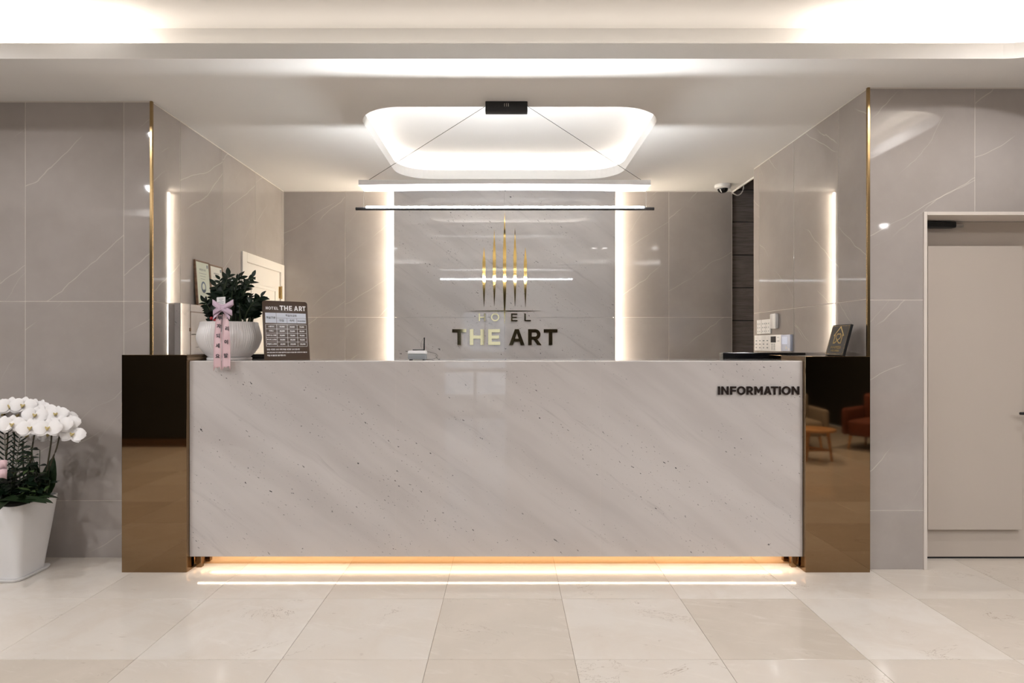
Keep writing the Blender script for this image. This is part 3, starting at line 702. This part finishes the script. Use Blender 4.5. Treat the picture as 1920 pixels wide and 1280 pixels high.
for s in (-1, 1):
    for k, (ln, rise, drop) in enumerate(((.060, .034, .012), (.054, -.030, -.030))):
        pts = []
        for i in range(13):
            a = i/12*PI; pts.append(((s*ln*math.sin(a)**.8 if 0 < i < 12 else 0, -.018*math.cos(a)-.004*k, rise*math.sin(a)-.0*i), .35*math.cos(a)))
        loop('bow_loop', bc, pts, .030, M['lilac'])
    pts = [((s*(.004+.044*t), -.014+.004*math.sin(5*t), -.010-.050*t), .3) for t in [i/6 for i in range(7)]]
    loop('bow_tail', bc, pts, .020, M['lilac'])
bm = bmesh.new(); bmesh.ops.create_icosphere(bm, subdivisions=2, radius=.012, matrix=Matrix.Translation(bc+Vector((0, -.014, -.004)))); obj('bow_knot', bm, M['lilac'], pt, smooth=True)
bm = bmesh.new(); tube(bm, bez(bc+Vector((0, -.005, -.006)), P(417, 600, 3.47)-pp, P(414.5, 622, 3.455)-pp, 8), .0016, 6); obj('bow_cord', bm, M['ink'], pt)

# ------------------------------------------------------------------ price board
th = math.radians(37); pb_o = Vector((P(540, 0, 3.66).x, 3.655, ZC-.0005))
pb = empty('price_board', pb_o, (0, 0, th), label='brown acrylic room rate board with a table, leaning back on the counter', cat='sign')
W2, HB, lean = .1335, .357, math.radians(8.4)
BM = Matrix.Rotation(-lean, 4, 'X') @ FRONT           # board xy (origin bottom centre) -> local
def put(bm): bmesh.ops.transform(bm, matrix=BM, verts=bm.verts[:]); return bm
bm = bmesh.new(); o = [(-W2, 0), (W2, 0)]+[(x, y) for x, y in arc(W2-.016, HB-.016, .016, .016, 0, 90, 6)]+[(x, y) for x, y in arc(-W2+.016, HB-.016, .016, .016, 90, 180, 6)]
prism(bm, o, .004, (0, 0, 0), (1, 0, 0), (0, 1, 0), (0, 0, -1)); obj('board', put(bm), M['signb'], pb)
bm = bmesh.new(); bx(bm, -.05, .05, .004, .060, 0, .004, .001); st = obj('stand', bm, M['signb'], pb)
def bu(x): return (x-.5)*2*W2                          # board fraction -> metres
def bv(y): return HB*(1-y)
def rect(bm, x0, x1, y0, y1, z0=0, z1=.0006): bx(bm, bu(x0), bu(x1), bv(y1), bv(y0), z0, z1)
bm = bmesh.new()                                       # title in block letters
def word2(bm, spec, y0, y1, s):
    for c, x0, x1 in spec:
        H = bv(y0)-bv(y1)
        for poly in glyph(c, (bu(x1)-bu(x0))/H, s): prism(bm, [(bu(x0)+x*H, bv(y1)+y*H) for x, y in poly], .0006, (0, 0, 0), (1, 0, 0), (0, 1, 0), (0, 0, 1))
word2(bm, (('H', .075, .115), ('O', .127, .185), ('T', .190, .240), ('E', .255, .295), ('L', .308, .345)), .103, .150, .19)
word2(bm, (('T', .375, .460), ('H', .475, .560), ('E', .583, .650), ('A', .695, .785), ('R', .805, .880), ('T', .885, .955)), .078, .160, .21)
obj('title', put(bm), M['signw'], pb)
bm = bmesh.new(); rect(bm, .055, .955, .205, .375); hd = obj('header_panel', put(bm), M['signh'], pb)
bm = bmesh.new()
for x, y0, y1 in ((.293, .205, .375), (.525, .292, .375), (.745, .292, .375)): rect(bm, x-.003, x+.003, y0, y1, .0006, .0009)
rect(bm, .293, .955, .290, .294, .0006, .0009); obj('header_lines', put(bm), M['signb'], pb)
bm = bmesh.new()
for s, x, y, z in (('객실구분', .172, .290, .0150), ('객실요금표', .62, .248, .0150), ('대실', .405, .334, .0160), ('숙박', .635, .334, .0160), ('토요일/공휴일', .85, .338, .0082)):
    join_text(bm, s, z, Matrix.Translation((bu(x), bv(y), .0008)), bold=.0003)
obj('header_text', put(bm), M['ink'], pb)
bm = bmesh.new(); cx = [.055, .293, .525, .745, .955]; ry = [.402+.0735*k for k in range(6)]
for x in cx: rect(bm, x-.003, x+.003, ry[0], ry[-1])
for y in ry: rect(bm, cx[0], cx[-1], y-.0022, y+.0022)
obj('table_lines', put(bm), M['signw'], pb)
bm = bmesh.new()
rows = (('스탠다드', '30,000', '60,000', '70,000'), ('디럭스', '40,000', '70,000', '80,000'), ('비즈니스 트윈', '50,000', '70,000', '90,000'), ('주니어 스위트', '50,000', '80,000', '90,000'), ('패밀리 스위트', '60,000', '100,000', '120,000'))
for r, row in enumerate(rows):
    for c, s in enumerate(row):
        join_text(bm, s, .0108 if c else .0096, Matrix.Translation((bu((cx[c]+cx[c+1])/2), bv((ry[r]+ry[r+1])/2), .0003)), bold=.00035)
for k, s in enumerate(('입실 시간은 15시 이며 퇴실 시간은 12시 입니다', '숙박 인원 초과시 추가 요금이 발생하며 요금 및 시간은 현장 사정에 따라 다릅니다', '객실 내 흡연은 불가합니다')):
    join_text(bm, s, .0098 if k != 1 else .0070, Matrix.Translation((bu(.06), bv(.822+.050*k), .0003)), align='LEFT', bold=.0003)
obj('table_text', put(bm), M['signw'], pb)

# ------------------------------------------------------------------ router
ro = Vector((P(783, 0, 3.71).x, 3.71, ZC-.0005)); rt = empty('router', ro, label='small grey and white router with two black aerials on the counter', cat='router')
def rb(x0, x1, y0, y1, z0, z1, b=.003):
    bm = bmesh.new(); bx(bm, x0, x1, y0, y1, z0, z1, b); return bm
obj('base', rb(-.054, .054, -.035, .035, .003, .036, .005), M['grey'], rt, smooth=True)
bm = bmesh.new(); bx(bm, -.056, .056, -.037, .037, .0362, .056, 0)
for v in bm.verts:
    if v.co.z > .05: v.co.x *= .93; v.co.y *= .9
bmesh.ops.bevel(bm, geom=bm.edges[:], offset=.003, segments=2, affect='EDGES'); obj('lid', bm, M['white'], rt, smooth=True)
for x in (-.04, .04):
    bm = bmesh.new(); lathe(bm, [(.007, 0), (.007, .0035)], 12, (x, -.022, 0)); lathe(bm, [(.007, 0), (.007, .0035)], 12, (x, .022, 0)); obj('foot', bm, M['blackm'], rt)
bm = bmesh.new(); tube(bm, [(.034, .036, .048), (.034, .040, .056), (.0355, .040, .134), (.0355, .040, .1355)], [.005, .0042, .0035, .002], 10); obj('aerial', bm, M['black'], rt, smooth=True)
bm = bmesh.new(); tube(bm, [(.034, .028, .0595), (-.034, .028, .0595)], .0032, 10); obj('aerial', bm, M['black'], rt, smooth=True)
bm = bmesh.new(); tube(bm, bez((.054, .02, .050), (.16, .02, .030), (.093, .022, .004), 14)+bez((.093, .022, .004), (.07, .022, .0015), (.03, .03, .0015), 6)[1:], .0012, 6); obj('cable', bm, M['bcable'], rt, smooth=True)
bm = bmesh.new(); tube(bm, bez((.033, .041, .134), (.000, .041, .092), (.026, .041, .059), 10), .0007, 6); obj('wire', bm, M['bcable'], rt)

# ------------------------------------------------------------------ marble cupboard and certificates on the left alcove wall
fb = empty('wall_cupboard', (XL, 3.956, .90), label='shallow marble fronted cupboard on the left alcove wall below the certificates', cat='cupboard')
def fbb(name, *a, **kw): lx = fb.location; bm = bmesh.new(); bx(bm, a[0]-lx[0], a[1]-lx[0], a[2]-lx[1], a[3]-lx[1], a[4]-lx[2], a[5]-lx[2], kw.get('b', .001), 1); return obj(name, bm, kw['m'], kw.get('p', fb))
XF = -2.110
fbb('frame', XL+.0005, XF, 3.956, 4.075, .90, 1.556, m=M['marble']); fbb('frame', XL+.0005, XF, 4.082, 4.78, 1.508, 1.556, m=M['marble']); fbb('frame', XL+.0005, XF, 4.70, 4.78, .90, 1.507, m=M['marble'])
fbb('door_edge', XL+.0005, XF-.002, 4.0755, 4.6995, .90, 1.5075, m=M['frame'], b=0)
fbb('cupboard_door', XF-.0015, XF+.001, 4.083, 4.695, .905, 1.503, m=M['marble'])
fbb('latch', XF-.001, XF+.006, 4.066, 4.078, 1.375, 1.398, m=M['frame'])
def certificate(y0, y1, zb, zt, label, paper, emblem):
    # stands on the cupboard and leans on the wall
    c = empty('certificate', (XF-.006, (y0+y1)/2, zb), (0, 0, 0), label=label, cat='certificate', group='framed certificates')
    h, w2, t = zt-zb, (y1-y0)/2, .016
    ang = math.atan2(.022, h)
    MM = Matrix.Rotation(-ang, 4, 'Y') @ Matrix(((0, 0, 1, 0), (1, 0, 0, 0), (0, 1, 0, 0), (0, 0, 0, 1)))    # board x -> +y (far), y -> z, z -> +x
    MM = MM @ Matrix.Scale(-1, 4, (1, 0, 0)) @ Matrix.Scale(-1, 4, (1, 0, 0))
    def mk(name, bm, m): bmesh.ops.transform(bm, matrix=MM, verts=bm.verts[:]); return obj(name, bm, m, c)
    for q in ((-w2, w2, 0, .010), (-w2, w2, h-.010, h), (-w2, -w2+.010, .010, h-.010), (w2-.010, w2, .010, h-.010)):
        bm = bmesh.new(); bx(bm, q[0], q[1], q[2], q[3], -t, 0, .001, 1); mk('frame', bm, M['frame'])
    bm = bmesh.new(); bx(bm, -w2+.010, w2-.010, .010, h-.010, -t, -.004); mk('paper', bm, paper)
    bm = bmesh.new()
    FL = Matrix(((1, 0, 0, 0), (0, 1, 0, 0), (0, 0, 1, 0), (0, 0, 0, 1)))
    def tx(s, x, y, z): join_text(bm, s, z, Matrix.Translation((x, y, -.0036)) @ FL)
    tx('영 업 신 고 증' if emblem else '사업자등록증', 0, h*.80, .015)
    for k, yy in enumerate((.72, .66, .60)): bx(bm, -.05+.008*k, .05-.012*k, h*yy-.001, h*yy+.001, -.0040, -.0036)
    bx(bm, w2-.040, w2-.022, h*.86, h*.93, -.0040, -.0036)
    mk('lettering', bm, M['greyink'])
    if emblem:
        bm = bmesh.new(); oo = arc(0, h*.42, .033, .040, 0, 360, 24); ii = arc(.002, h*.42, .022, .028, 0, 360, 24)
        for q in strip(oo, ii): prism(bm, q, .0005, (0, 0, -.0040), (1, 0, 0), (0, 1, 0), (0, 0, 1))
        prism(bm, arc(-.002, h*.345, .024, .013, 180, 360, 10)+[(.010, h*.38), (0, h*.355), (-.012, h*.37)], .0005, (0, 0, -.0040), (1, 0, 0), (0, 1, 0), (0, 0, 1))
        mk('emblem', bm, M['blueink'])
certificate(4.195, 4.396, 1.5565, 1.872, 'framed pale green certificate with a round emblem, left of the two', M['greenpaper'], True)
certificate(4.400, 4.600, 1.5565, 1.866, 'framed cream certificate half hidden behind the plant, right of the two', M['paper'], False)

# ------------------------------------------------------------------ controls on the right alcove wall (wall plane x = XR)
def wallthing(name, label, cat, y0, y1, z0, z1, d, mat, group=None, bev=.003, mats=None):
    o = empty(name, (XR, (y0+y1)/2, (z0+z1)/2), label=label, cat=cat, group=group)
    bm = bmesh.new(); bx(bm, -d, -.0003, -(y1-y0)/2, (y1-y0)/2, -(z1-z0)/2, (z1-z0)/2, bev); obj('body', bm, mat, o, smooth=True); return o
def on(o, d, name, mat, y0, y1, z0, z1, t=.0015, b=.0005):
    c = o.location; bm = bmesh.new(); bx(bm, -d-t, -d+.0002, y0-c.y, y1-c.y, z0-c.z, z1-c.z, b, 1); return obj(name, bm, mat, o)
def marks(o, d, y0, y1, ncol, z0, z1, nrow, fy=.5, fz=.3):
    c = o.location; bm = bmesh.new()
    for i in range(ncol):
        for j in range(nrow):
            yy = y0+(y1-y0)*(i+.5)/ncol-c.y; zz = z0+(z1-z0)*(j+.5)/nrow-c.z; a = (y1-y0)/ncol*fy/2*random.uniform(.6, 1); b = (z1-z0)/nrow*fz/2
            bx(bm, -d-.002, -d-.0013, yy-a, yy+a, zz-b, zz+b)
    obj('button_marks', bm, M['greyink'], o)
hs = wallthing('wall_sensor', 'plain white rounded control box highest on the wall above the keypads', 'control box', 4.655, 4.757, 1.408, 1.525, .030, M['white'], bev=.009)
for y0, y1, lab, nc in ((4.785, 4.950, 'upper white switch panel nearer the counter front, beside the white control box', 2), (4.955, 5.045, 'narrow upper white switch panel at the far end of the wall', 1)):
    k = wallthing('switch_panel', lab, 'switch', y0, y1, 1.372, 1.487, .012, M['white'], 'switch panels')
    for i in range(nc):
        a = y0+.006+(y1-y0-.012)*i/nc; b = y0+.006+(y1-y0-.012)*(i+1)/nc
        for j in range(3): on(k, .012, 'button', M['white'], a+.003, b-.003, 1.380+.030*j, 1.406+.030*j)
    marks(k, .012, y0+.01, y1-.01, nc*2, 1.378, 1.468, 3, .42, .28)
kp = wallthing('control_panel', 'long white lower keypad with a dark display and rows of buttons', 'control panel', 4.585, 5.083, 1.236, 1.362, .016, M['white'])
on(kp, .016, 'display', M['darkscreen'], 4.675, 4.765, 1.303, 1.350)
for j in range(4):
    for y in (4.788, 4.860, 4.932, 5.004): on(kp, .016, 'button', M['white'], y+.006, y+.066, 1.243+.029*j, 1.267+.029*j)
marks(kp, .016, 4.79, 5.075, 4, 1.248, 1.332, 3, .5, .30); marks(kp, .016, 4.68, 4.76, 2, 1.243, 1.296, 6, .85, .4); marks(kp, .016, 4.61, 4.655, 2, 1.30, 1.356, 2, .45, .25)
tm = wallthing('thermostat', 'pale thermostat with a blue lit display at the near end of the keypads', 'thermostat', 4.428, 4.578, 1.238, 1.360, .022, M['keyb'])
on(tm, .022, 'display', M['screen'], 4.470, 4.556, 1.290, 1.346); on(tm, .022, 'button', M['white'], 4.475, 4.497, 1.254, 1.274); on(tm, .022, 'button', M['white'], 4.438, 4.452, 1.246, 1.26)

# black award plaque leaning on the right wall
pq = empty('award_plaque', (1.938, 3.65, 1.2215), label='black plaque with a gold house emblem leaning on the right wall', cat='plaque')
hq, wq, tq = .192, .098, .016; ang = math.asin(.050/hq)
PM = Matrix.Rotation(ang, 4, 'Y') @ Matrix(((0, 0, -1, 0), (-1, 0, 0, 0), (0, 1, 0, 0), (0, 0, 0, 1)))    # board x -> -y (near), y -> z, z -> -x
def pk(name, bm, m): bmesh.ops.transform(bm, matrix=PM, verts=bm.verts[:]); return obj(name, bm, m, pq)
bm = bmesh.new(); bx(bm, -wq, wq, .003, hq, -tq, 0, .001, 1); pk('plate', bm, M['plaque'])
bm = bmesh.new()
for q in ((-wq+.006, wq-.006, .010, .0112), (-wq+.006, wq-.006, hq-.0092, hq-.008), (-wq+.006, -wq+.0072, .0112, hq-.0092), (wq-.0072, wq-.006, .0112, hq-.0092)): bx(bm, *q, 0, .0006)
pk('border_line', bm, M['trimgold'])
bm = bmesh.new()
def stroke(pts, wd):
    for a, b in zip(pts, pts[1:]):
        a, b = Vector(a), Vector(b); d = (b-a).normalized(); nn = Vector((-d.y, d.x))*wd/2; a -= d*wd*.3; b += d*wd*.3
        prism(bm, [tuple(a-nn), tuple(b-nn), tuple(b+nn), tuple(a+nn)], .0008, (0, 0, 0), (1, 0, 0), (0, 1, 0), (0, 0, 1))
kx = 1.0
stroke([(.012*0-.026, .078), (-.040, .078), (-.040, .128), (-.052, .124), (0, .178), (.052, .124), (.040, .128), (.040, .078), (.022, .078)], .007)
stroke([(-.026, .078), (.006, .100)]+[(x, y) for x, y in arc(0, .118, .024, .020, -40, 60, 6)]+[(0, .131)]+[(x, y) for x, y in arc(0, .118, .024, .020, 120, 220, 6)]+[(-.008, .098), (.020, .078)], .0065)
pk('emblem', bm, M['goldprint'])
bm = bmesh.new(); join_text(bm, '우수숙박업소', .021, Matrix.Translation((0, .050, .0004))); join_text(bm, '숙박업 위생등급', .014, Matrix.Translation((0, .030, .0004))); pk('lettering', bm, M['goldprint'])

# ------------------------------------------------------------------ dome camera at the ceiling
dc = empty('security_camera', (1.985, 5.66, H0), label='white dome security camera on the ceiling at the rear right corner', cat='camera')
bm = bmesh.new(); lathe(bm, [(.072, 0), (.074, -.012), (.070, -.026), (.050, -.036), (.046, -.036)], 36, cap=False); obj('housing', bm, M['white'], dc, smooth=True)
bm = bmesh.new(); lathe(bm, [(.047, -.034), (.046, -.046), (.038, -.060), (.024, -.070), (.001, -.074)], 32); obj('dome', bm, M['black'], dc, smooth=True)
bm = bmesh.new(); tube(bm, [(.047*math.sin(math.radians(t))*.98*-.72-.002, -.047*math.sin(math.radians(t))*.72, -.034-.040*math.cos(math.radians(t))) for t in range(20, 81, 10)], [.001, .003, .004, .0045, .004, .003, .001], 8); obj('dome_highlight', bm, M['white'], dc, smooth=True)  # white crescent modelled on the dome as its highlight
v = [P(*q)-Vector(dc.location) for q in ((1366, 353, 5.64), (1371, 358, 5.64), (1376, 363, 5.66), (1383, 366, 5.70), (1390, 362, 5.72), (1394, 353, 5.72), (1393, 343, 5.72), (1389, 334, 5.72))]; out = []
for i in range(len(v)-1):
    p0, p1, p2, p3 = v[max(i-1, 0)], v[i], v[i+1], v[min(i+2, len(v)-1)]
    out += [.5*((2*p1)+(p2-p0)*t+(2*p0-5*p1+4*p2-p3)*t*t+(3*p1-p0-3*p2+p3)*t**3) for t in (0, .25, .5, .75)]
bm = bmesh.new(); tube(bm, out+[v[-1]], .0055, 8); obj('cable', bm, M['cable'], dc, smooth=True)

# ------------------------------------------------------------------ orchid planter
oc = Vector((-2.835, 3.44, 0)); og = empty('potted_orchid', oc, label='white phalaenopsis orchids in a tall square white planter by the left wall', cat='plant')
def rr_ring(hx, hy, r, z, n=6): return [(x, y, z) for x, y in rrect(-hx, hx, -hy, hy, r, n)]
bm = bmesh.new()
R = [rr_ring(.150, .085, .030, .012), rr_ring(.172, .106, .036, .013), rr_ring(.215, .162, .045, .415), rr_ring(.215, .162, .045, .420), rr_ring(.207, .154, .040, .420), rr_ring(.200, .147, .036, .37)]
for a, b in zip(R, R[1:]): band(bm, a, b)
bmesh.ops.remove_doubles(bm, verts=bm.verts[:], dist=1e-5); obj('planter', bm, M['white'], og, smooth=True)
bm = bmesh.new(); R = [rr_ring(.17, .10, .03, .001), rr_ring(.186, .125, .042, .001), rr_ring(.194, .133, .046, .012), rr_ring(.194, .133, .046, .016), rr_ring(.188, .127, .042, .016), rr_ring(.180, .119, .038, .0125), rr_ring(.14, .09, .03, .0115)]
for a, b in zip(R, R[1:]): band(bm, a, b)
bmesh.ops.remove_doubles(bm, verts=bm.verts[:], dist=1e-5); bm.faces.new([v for v in bm.verts if abs(v.co.z-.0115) < 1e-5][:0] or bm.verts[:3]) if False else None
obj('saucer', bm, M['white'], og, smooth=True)
bm = bmesh.new(); band(bm, rr_ring(.203, .150, .036, .398), rr_ring(.06, .05, .02, .412)); o_ = rr_ring(.06, .05, .02, .412); bm.faces.new([bm.verts.new(p) for p in o_]); obj('soil', bm, M['soil'], og)
YO = 3.40
def oq(px, py, dy=0.0): return P(px, py, YO+dy)-oc
# flower: five petals and a yellow lip, facing local -y
def flower_mesh():
    bm = bmesh.new()
    def petal(ang, L, W, cup, z0=0.0):
        n, m = 6, 4; d = Vector((math.sin(ang), 0, math.cos(ang))); s = Vector((d.z, 0, -d.x)); rows = []
        for i in range(n+1):
            t = i/n; w = W/2*(math.sin(PI*min(1, .12+.86*t)**1.0))**.6 if i < n else W*.12
            if i == 0: w = W*.10
            rows.append([bm.verts.new(d*(L*t)+s*(w*(2*j/m-1))+Vector((0, z0-cup*math.sin(PI*t*.8)*L+.18*cup*L*(2*j/m-1)**2*4*t, 0))) for j in range(m+1)])
        for a, b in zip(rows, rows[1:]):
            for j in range(m): bm.faces.new((a[j], a[j+1], b[j+1], b[j]))
    for a in (0, 2.25, -2.25): petal(a, .048, .036, .10, .003)
    for a in (1.42, -1.42): petal(a, .056, .066, .14, -.002)
    k = len(bm.faces)
    tube(bm, [(0, -.002, .002), (0, -.010, -.002), (0, -.016, -.008), (0, -.015, -.014)], [.005, .006, .005, .002], 8)
    for s in (-1, 1): tube(bm, [(0, -.008, -.002), (s*.006, -.013, .001), (s*.008, -.017, .005)], [.003, .004, .0015], 6)
    bm.faces.ensure_lookup_table()
    for f in bm.faces[k:]: f.material_index = 1
    bmesh.ops.recalc_face_normals(bm, faces=bm.faces[k:])
    me = bpy.data.meshes.new('flower'); bm.to_mesh(me); bm.free(); me.materials.append(M['petal']); me.materials.append(M['lip'])
    me.polygons.foreach_set('use_smooth', [True]*len(me.polygons)); return me
fm = flower_mesh()
fl = [(20, 762, .02), (44, 761, .03), (61, 765, .06), (-6, 764, .03), (-30, 764, .0), (66, 779, -.02), (84, 772, .05), (106, 777, .02), (122, 784, .06), (36, 779, .07), (10, 776, .06), (-14, 776, .06),
      (-22, 797, -.08), (2, 797, -.10), (23, 796, -.09), (39, 797, -.02), (57, 803, -.10), (73, 790, .0), (90, 803, -.08), (112, 797, -.02), (129, 793, .02), (94, 786, .03), (136, 815, .0), (53, 816, .06), (92, 816, .05), (115, 786, .08), (76, 766, .09)]
for px, py, dy in fl:
    p = oq(px, py, dy); m = Matrix.Translation(p) @ Euler((math.radians(random.uniform(-32, -12)), math.radians(random.uniform(-12, 12)), math.radians(random.uniform(-8, 30)))).to_matrix().to_4x4()
    k = random.uniform(1.02, 1.2)
    inst('flower', fm, m @ Matrix.Diagonal((k, k, k, 1)), og)
def spike(pts, r=.0042):
    v = [oq(*q) for q in pts]; out = []
    for i in range(len(v)-1):                          # Catmull-Rom
        p0, p1, p2, p3 = v[max(i-1, 0)], v[i], v[i+1], v[min(i+2, len(v)-1)]
        for k in range(6):
            t = k/6; out.append(.5*((2*p1)+(p2-p0)*t+(2*p0-5*p1+4*p2-p3)*t*t+(3*p1-p0-3*p2+p3)*t**3))
    out.append(v[-1]); bm = bmesh.new(); tube(bm, out, r, 7); obj('flower_stem', bm, M['spike'], og, smooth=True)
spike([(86, 935, .02), (92, 880, .0), (106, 840, 0), (116, 800, .03), (126, 788, .05), (137, 806, .03)])
spike([(82, 935, -.02), (88, 880, 0), (96, 825, .0), (95, 795, .05), (84, 775, .08), (60, 768, .09)])
spike([(52, 935, -.03), (56, 880, -.02), (61, 835, -.02), (68, 806, -.03), (86, 790, .0), (112, 795, .03)])
spike([(20, 935, 0), (24, 870, 0), (27, 820, .0), (20, 790, .02), (0, 772, .06)])
spike([(5, 935, .05), (10, 880, .05), (14, 830, .05), (17, 800, .03), (40, 790, .0)])
spike([(45, 935, .05), (44, 880, .06), (43, 830, .06), (48, 790, .09), (66, 775, .1)])
spike([(-20, 935, 0), (-16, 870, 0), (-18, 820, 0), (-12, 780, .04)])
# leaves
big = leaf_mesh('leaf', .26, .075, M['leaf2'], fold=.25, droop=.32, n=8, tip=.92)
up = leaf_mesh('leaf', .20, .070, M['leaf2'], fold=.30, droop=.05, n=7, tip=.92)
for px, py, dy, d, s in ((50, 937, -.10, (.8, -.22, .20), .62), (30, 938, -.12, (.9, -.25, .25), .72), (20, 938, -.06, (.35, -.8, .25), .9), (66, 932, .03, (.9, .05, .2), .45), (10, 938, -.05, (-.5, -.8, .3), 1.0), (-20, 936, -.05, (.2, -.9, .35), .9), (0, 938, -.11, (.9, -.35, .3), .8), (16, 939, -.12, (.85, -.2, .35), .62), (62, 935, -.09, (.75, -.1, .3), .42), (45, 936, -.11, (.2, -.6, .5), .5), (40, 932, .05, (.6, .5, .6), .7)):
    inst('leaf', big, aim(oq(px, py, dy), d, Vector((0, -.3, 1)), s), og)
for px, py, dy, d, s in ((86, 932, .04, (.10, .1, 1), 1.15), (78, 934, 0, (.28, -.1, 1), .85), (70, 936, .06, (-.1, .1, 1), .95), (60, 934, .05, (.0, .1, 1), .9), (30, 934, .06, (-.1, 0, 1), .9), (48, 936, .08, (.15, .1, 1), .9), (12, 934, .04, (-.2, .1, 1), .9)):
    inst('leaf', up, aim(oq(px, py, dy), d, Vector((random.uniform(-.5, .5), -1, .2)), s), og)
sm = leaf_mesh('leaf', .055, .028, M['leaf'], fold=.2, droop=.2, n=4); sm3 = leaf_mesh('leaf', .050, .020, M['leaf3'], fold=.2, droop=.25, n=4)
for q in range(46):
    px = random.uniform(-15, 86); h = random.uniform(832, 900) if q < 24 else random.uniform(890, 926); b = oq(px, 935, random.uniform(-.08, .08)); t = oq(px+random.uniform(-14, 14), h, random.uniform(-.10, .08))
    pts = bez(b, (b+t)/2+Vector((random.uniform(-.02, .02), 0, .01)), t, 6); bm = bmesh.new(); tube(bm, pts, .0018, 5); st = obj('foliage_stem', bm, M['stem'], og)
    for k in range(8):
        i = 1+min(5, k*6//8); a = random.uniform(0, 2*PI); d = Vector((math.cos(a), -abs(math.sin(a))*.8, random.uniform(-.2, .6)))
        inst('leaf', sm if random.random() < .8 else sm3, aim(pts[i], d, Vector((0, -.4, 1)), random.uniform(.75, 1.15)), st)
frond = leaf_mesh('leaf', .060, .009, M['leaf'], fold=.2, droop=.25, n=4)
for px, py, tx, ty in ((12, 905, 9, 815), (27, 895, 37, 822)):
    b, t = oq(px, py, -.07), oq(tx, ty, -.06); pts = [b.lerp(t, i/9) for i in range(10)]; bm = bmesh.new(); tube(bm, pts, .0016, 5); st = obj('foliage_stem', bm, M['stem'], og)
    for i in range(2, 10):
        for s in (-1, 1): inst('leaf', frond, aim(pts[i], Vector((s*.9, -.15, .75)), Vector((0, -1, .3)), 1.0), st)
# pink ribbon on the planter plant
bm = bmesh.new()
for a, b, c in ((-18, 863, 0), (-16, 880, -.012)):
    rows = []
    for i in range(7):
        px = a+(14-a)*i/6; rows.append([bm.verts.new(oq(px, b+1.5*math.sin(i), -.14+c+.012*math.sin(i*1.3))), bm.verts.new(oq(px-1.5*(i == 6), b+17+1.5*math.sin(i+1), -.145+c+.012*math.sin(i*1.3+.5)))])
    for r0, r1 in zip(rows, rows[1:]): bm.faces.new((r0[0], r1[0], r1[1], r0[1]))
o = obj('ribbon', bm, M['pink'], og, smooth=True); o.modifiers.new('thick', 'SOLIDIFY').thickness = .001

# ------------------------------------------------------------------ lobby furniture seen in the bronze mirrors
st = empty('side_table', (3.42, .10, 0), label='low round oak side table, seen only in the right mirror panel', cat='table')
bm = bmesh.new(); lathe(bm, [(.20, .325), (.215, .330), (.215, .350), (.208, .354)], 40); obj('tabletop', bm, M['oak'], st, smooth=True)
for k in range(3):
    a = 2*PI*k/3+.5; bm = bmesh.new(); tube(bm, [(.17*math.cos(a), .17*math.sin(a), 0), (.13*math.cos(a), .13*math.sin(a), .325)], [.013, .018], 12); obj('leg', bm, M['oak'], st, smooth=True)
bm = bmesh.new(); tube(bm, [(.16*math.cos(.5+2*PI*k/3), .16*math.sin(.5+2*PI*k/3), .12) for k in (0, 1, 2, 0)], .010, 8); obj('stretcher', bm, M['oak'], st)
def chair(x, y, rz, mat, label, s=1.0):
    c = empty('lounge_chair', (x, y, 0), (0, 0, rz), label=label, cat='chair')
    for n, q in (('seat', (-.28, .28, -.28, .28, .17, .36)), ('backrest', (-.30, .30, -.36, -.24, .17, .66)), ('armrest', (-.36, -.285, -.34, .26, .17, .50)), ('armrest', (.285, .36, -.34, .26, .17, .50))):
        bm = bmesh.new(); bx(bm, *q, .04, 3); obj(n, bm, mat, c, smooth=True)
    for a in (-1, 1):
        for b in (-1, 1):
            bm = bmesh.new(); tube(bm, [(a*.27, b*.25, 0), (a*.25, b*.23, .18)], [.012, .017], 10); obj('leg', bm, M['oak'], c)
chair(3.55, -.75, .1, M['cloth'], 'cream lounge chair behind the oak table, seen only in the right mirror panel')
chair(4.55, -.55, .9, M['orange'], 'rust red lounge chair, seen only at the edge of the right mirror panel')
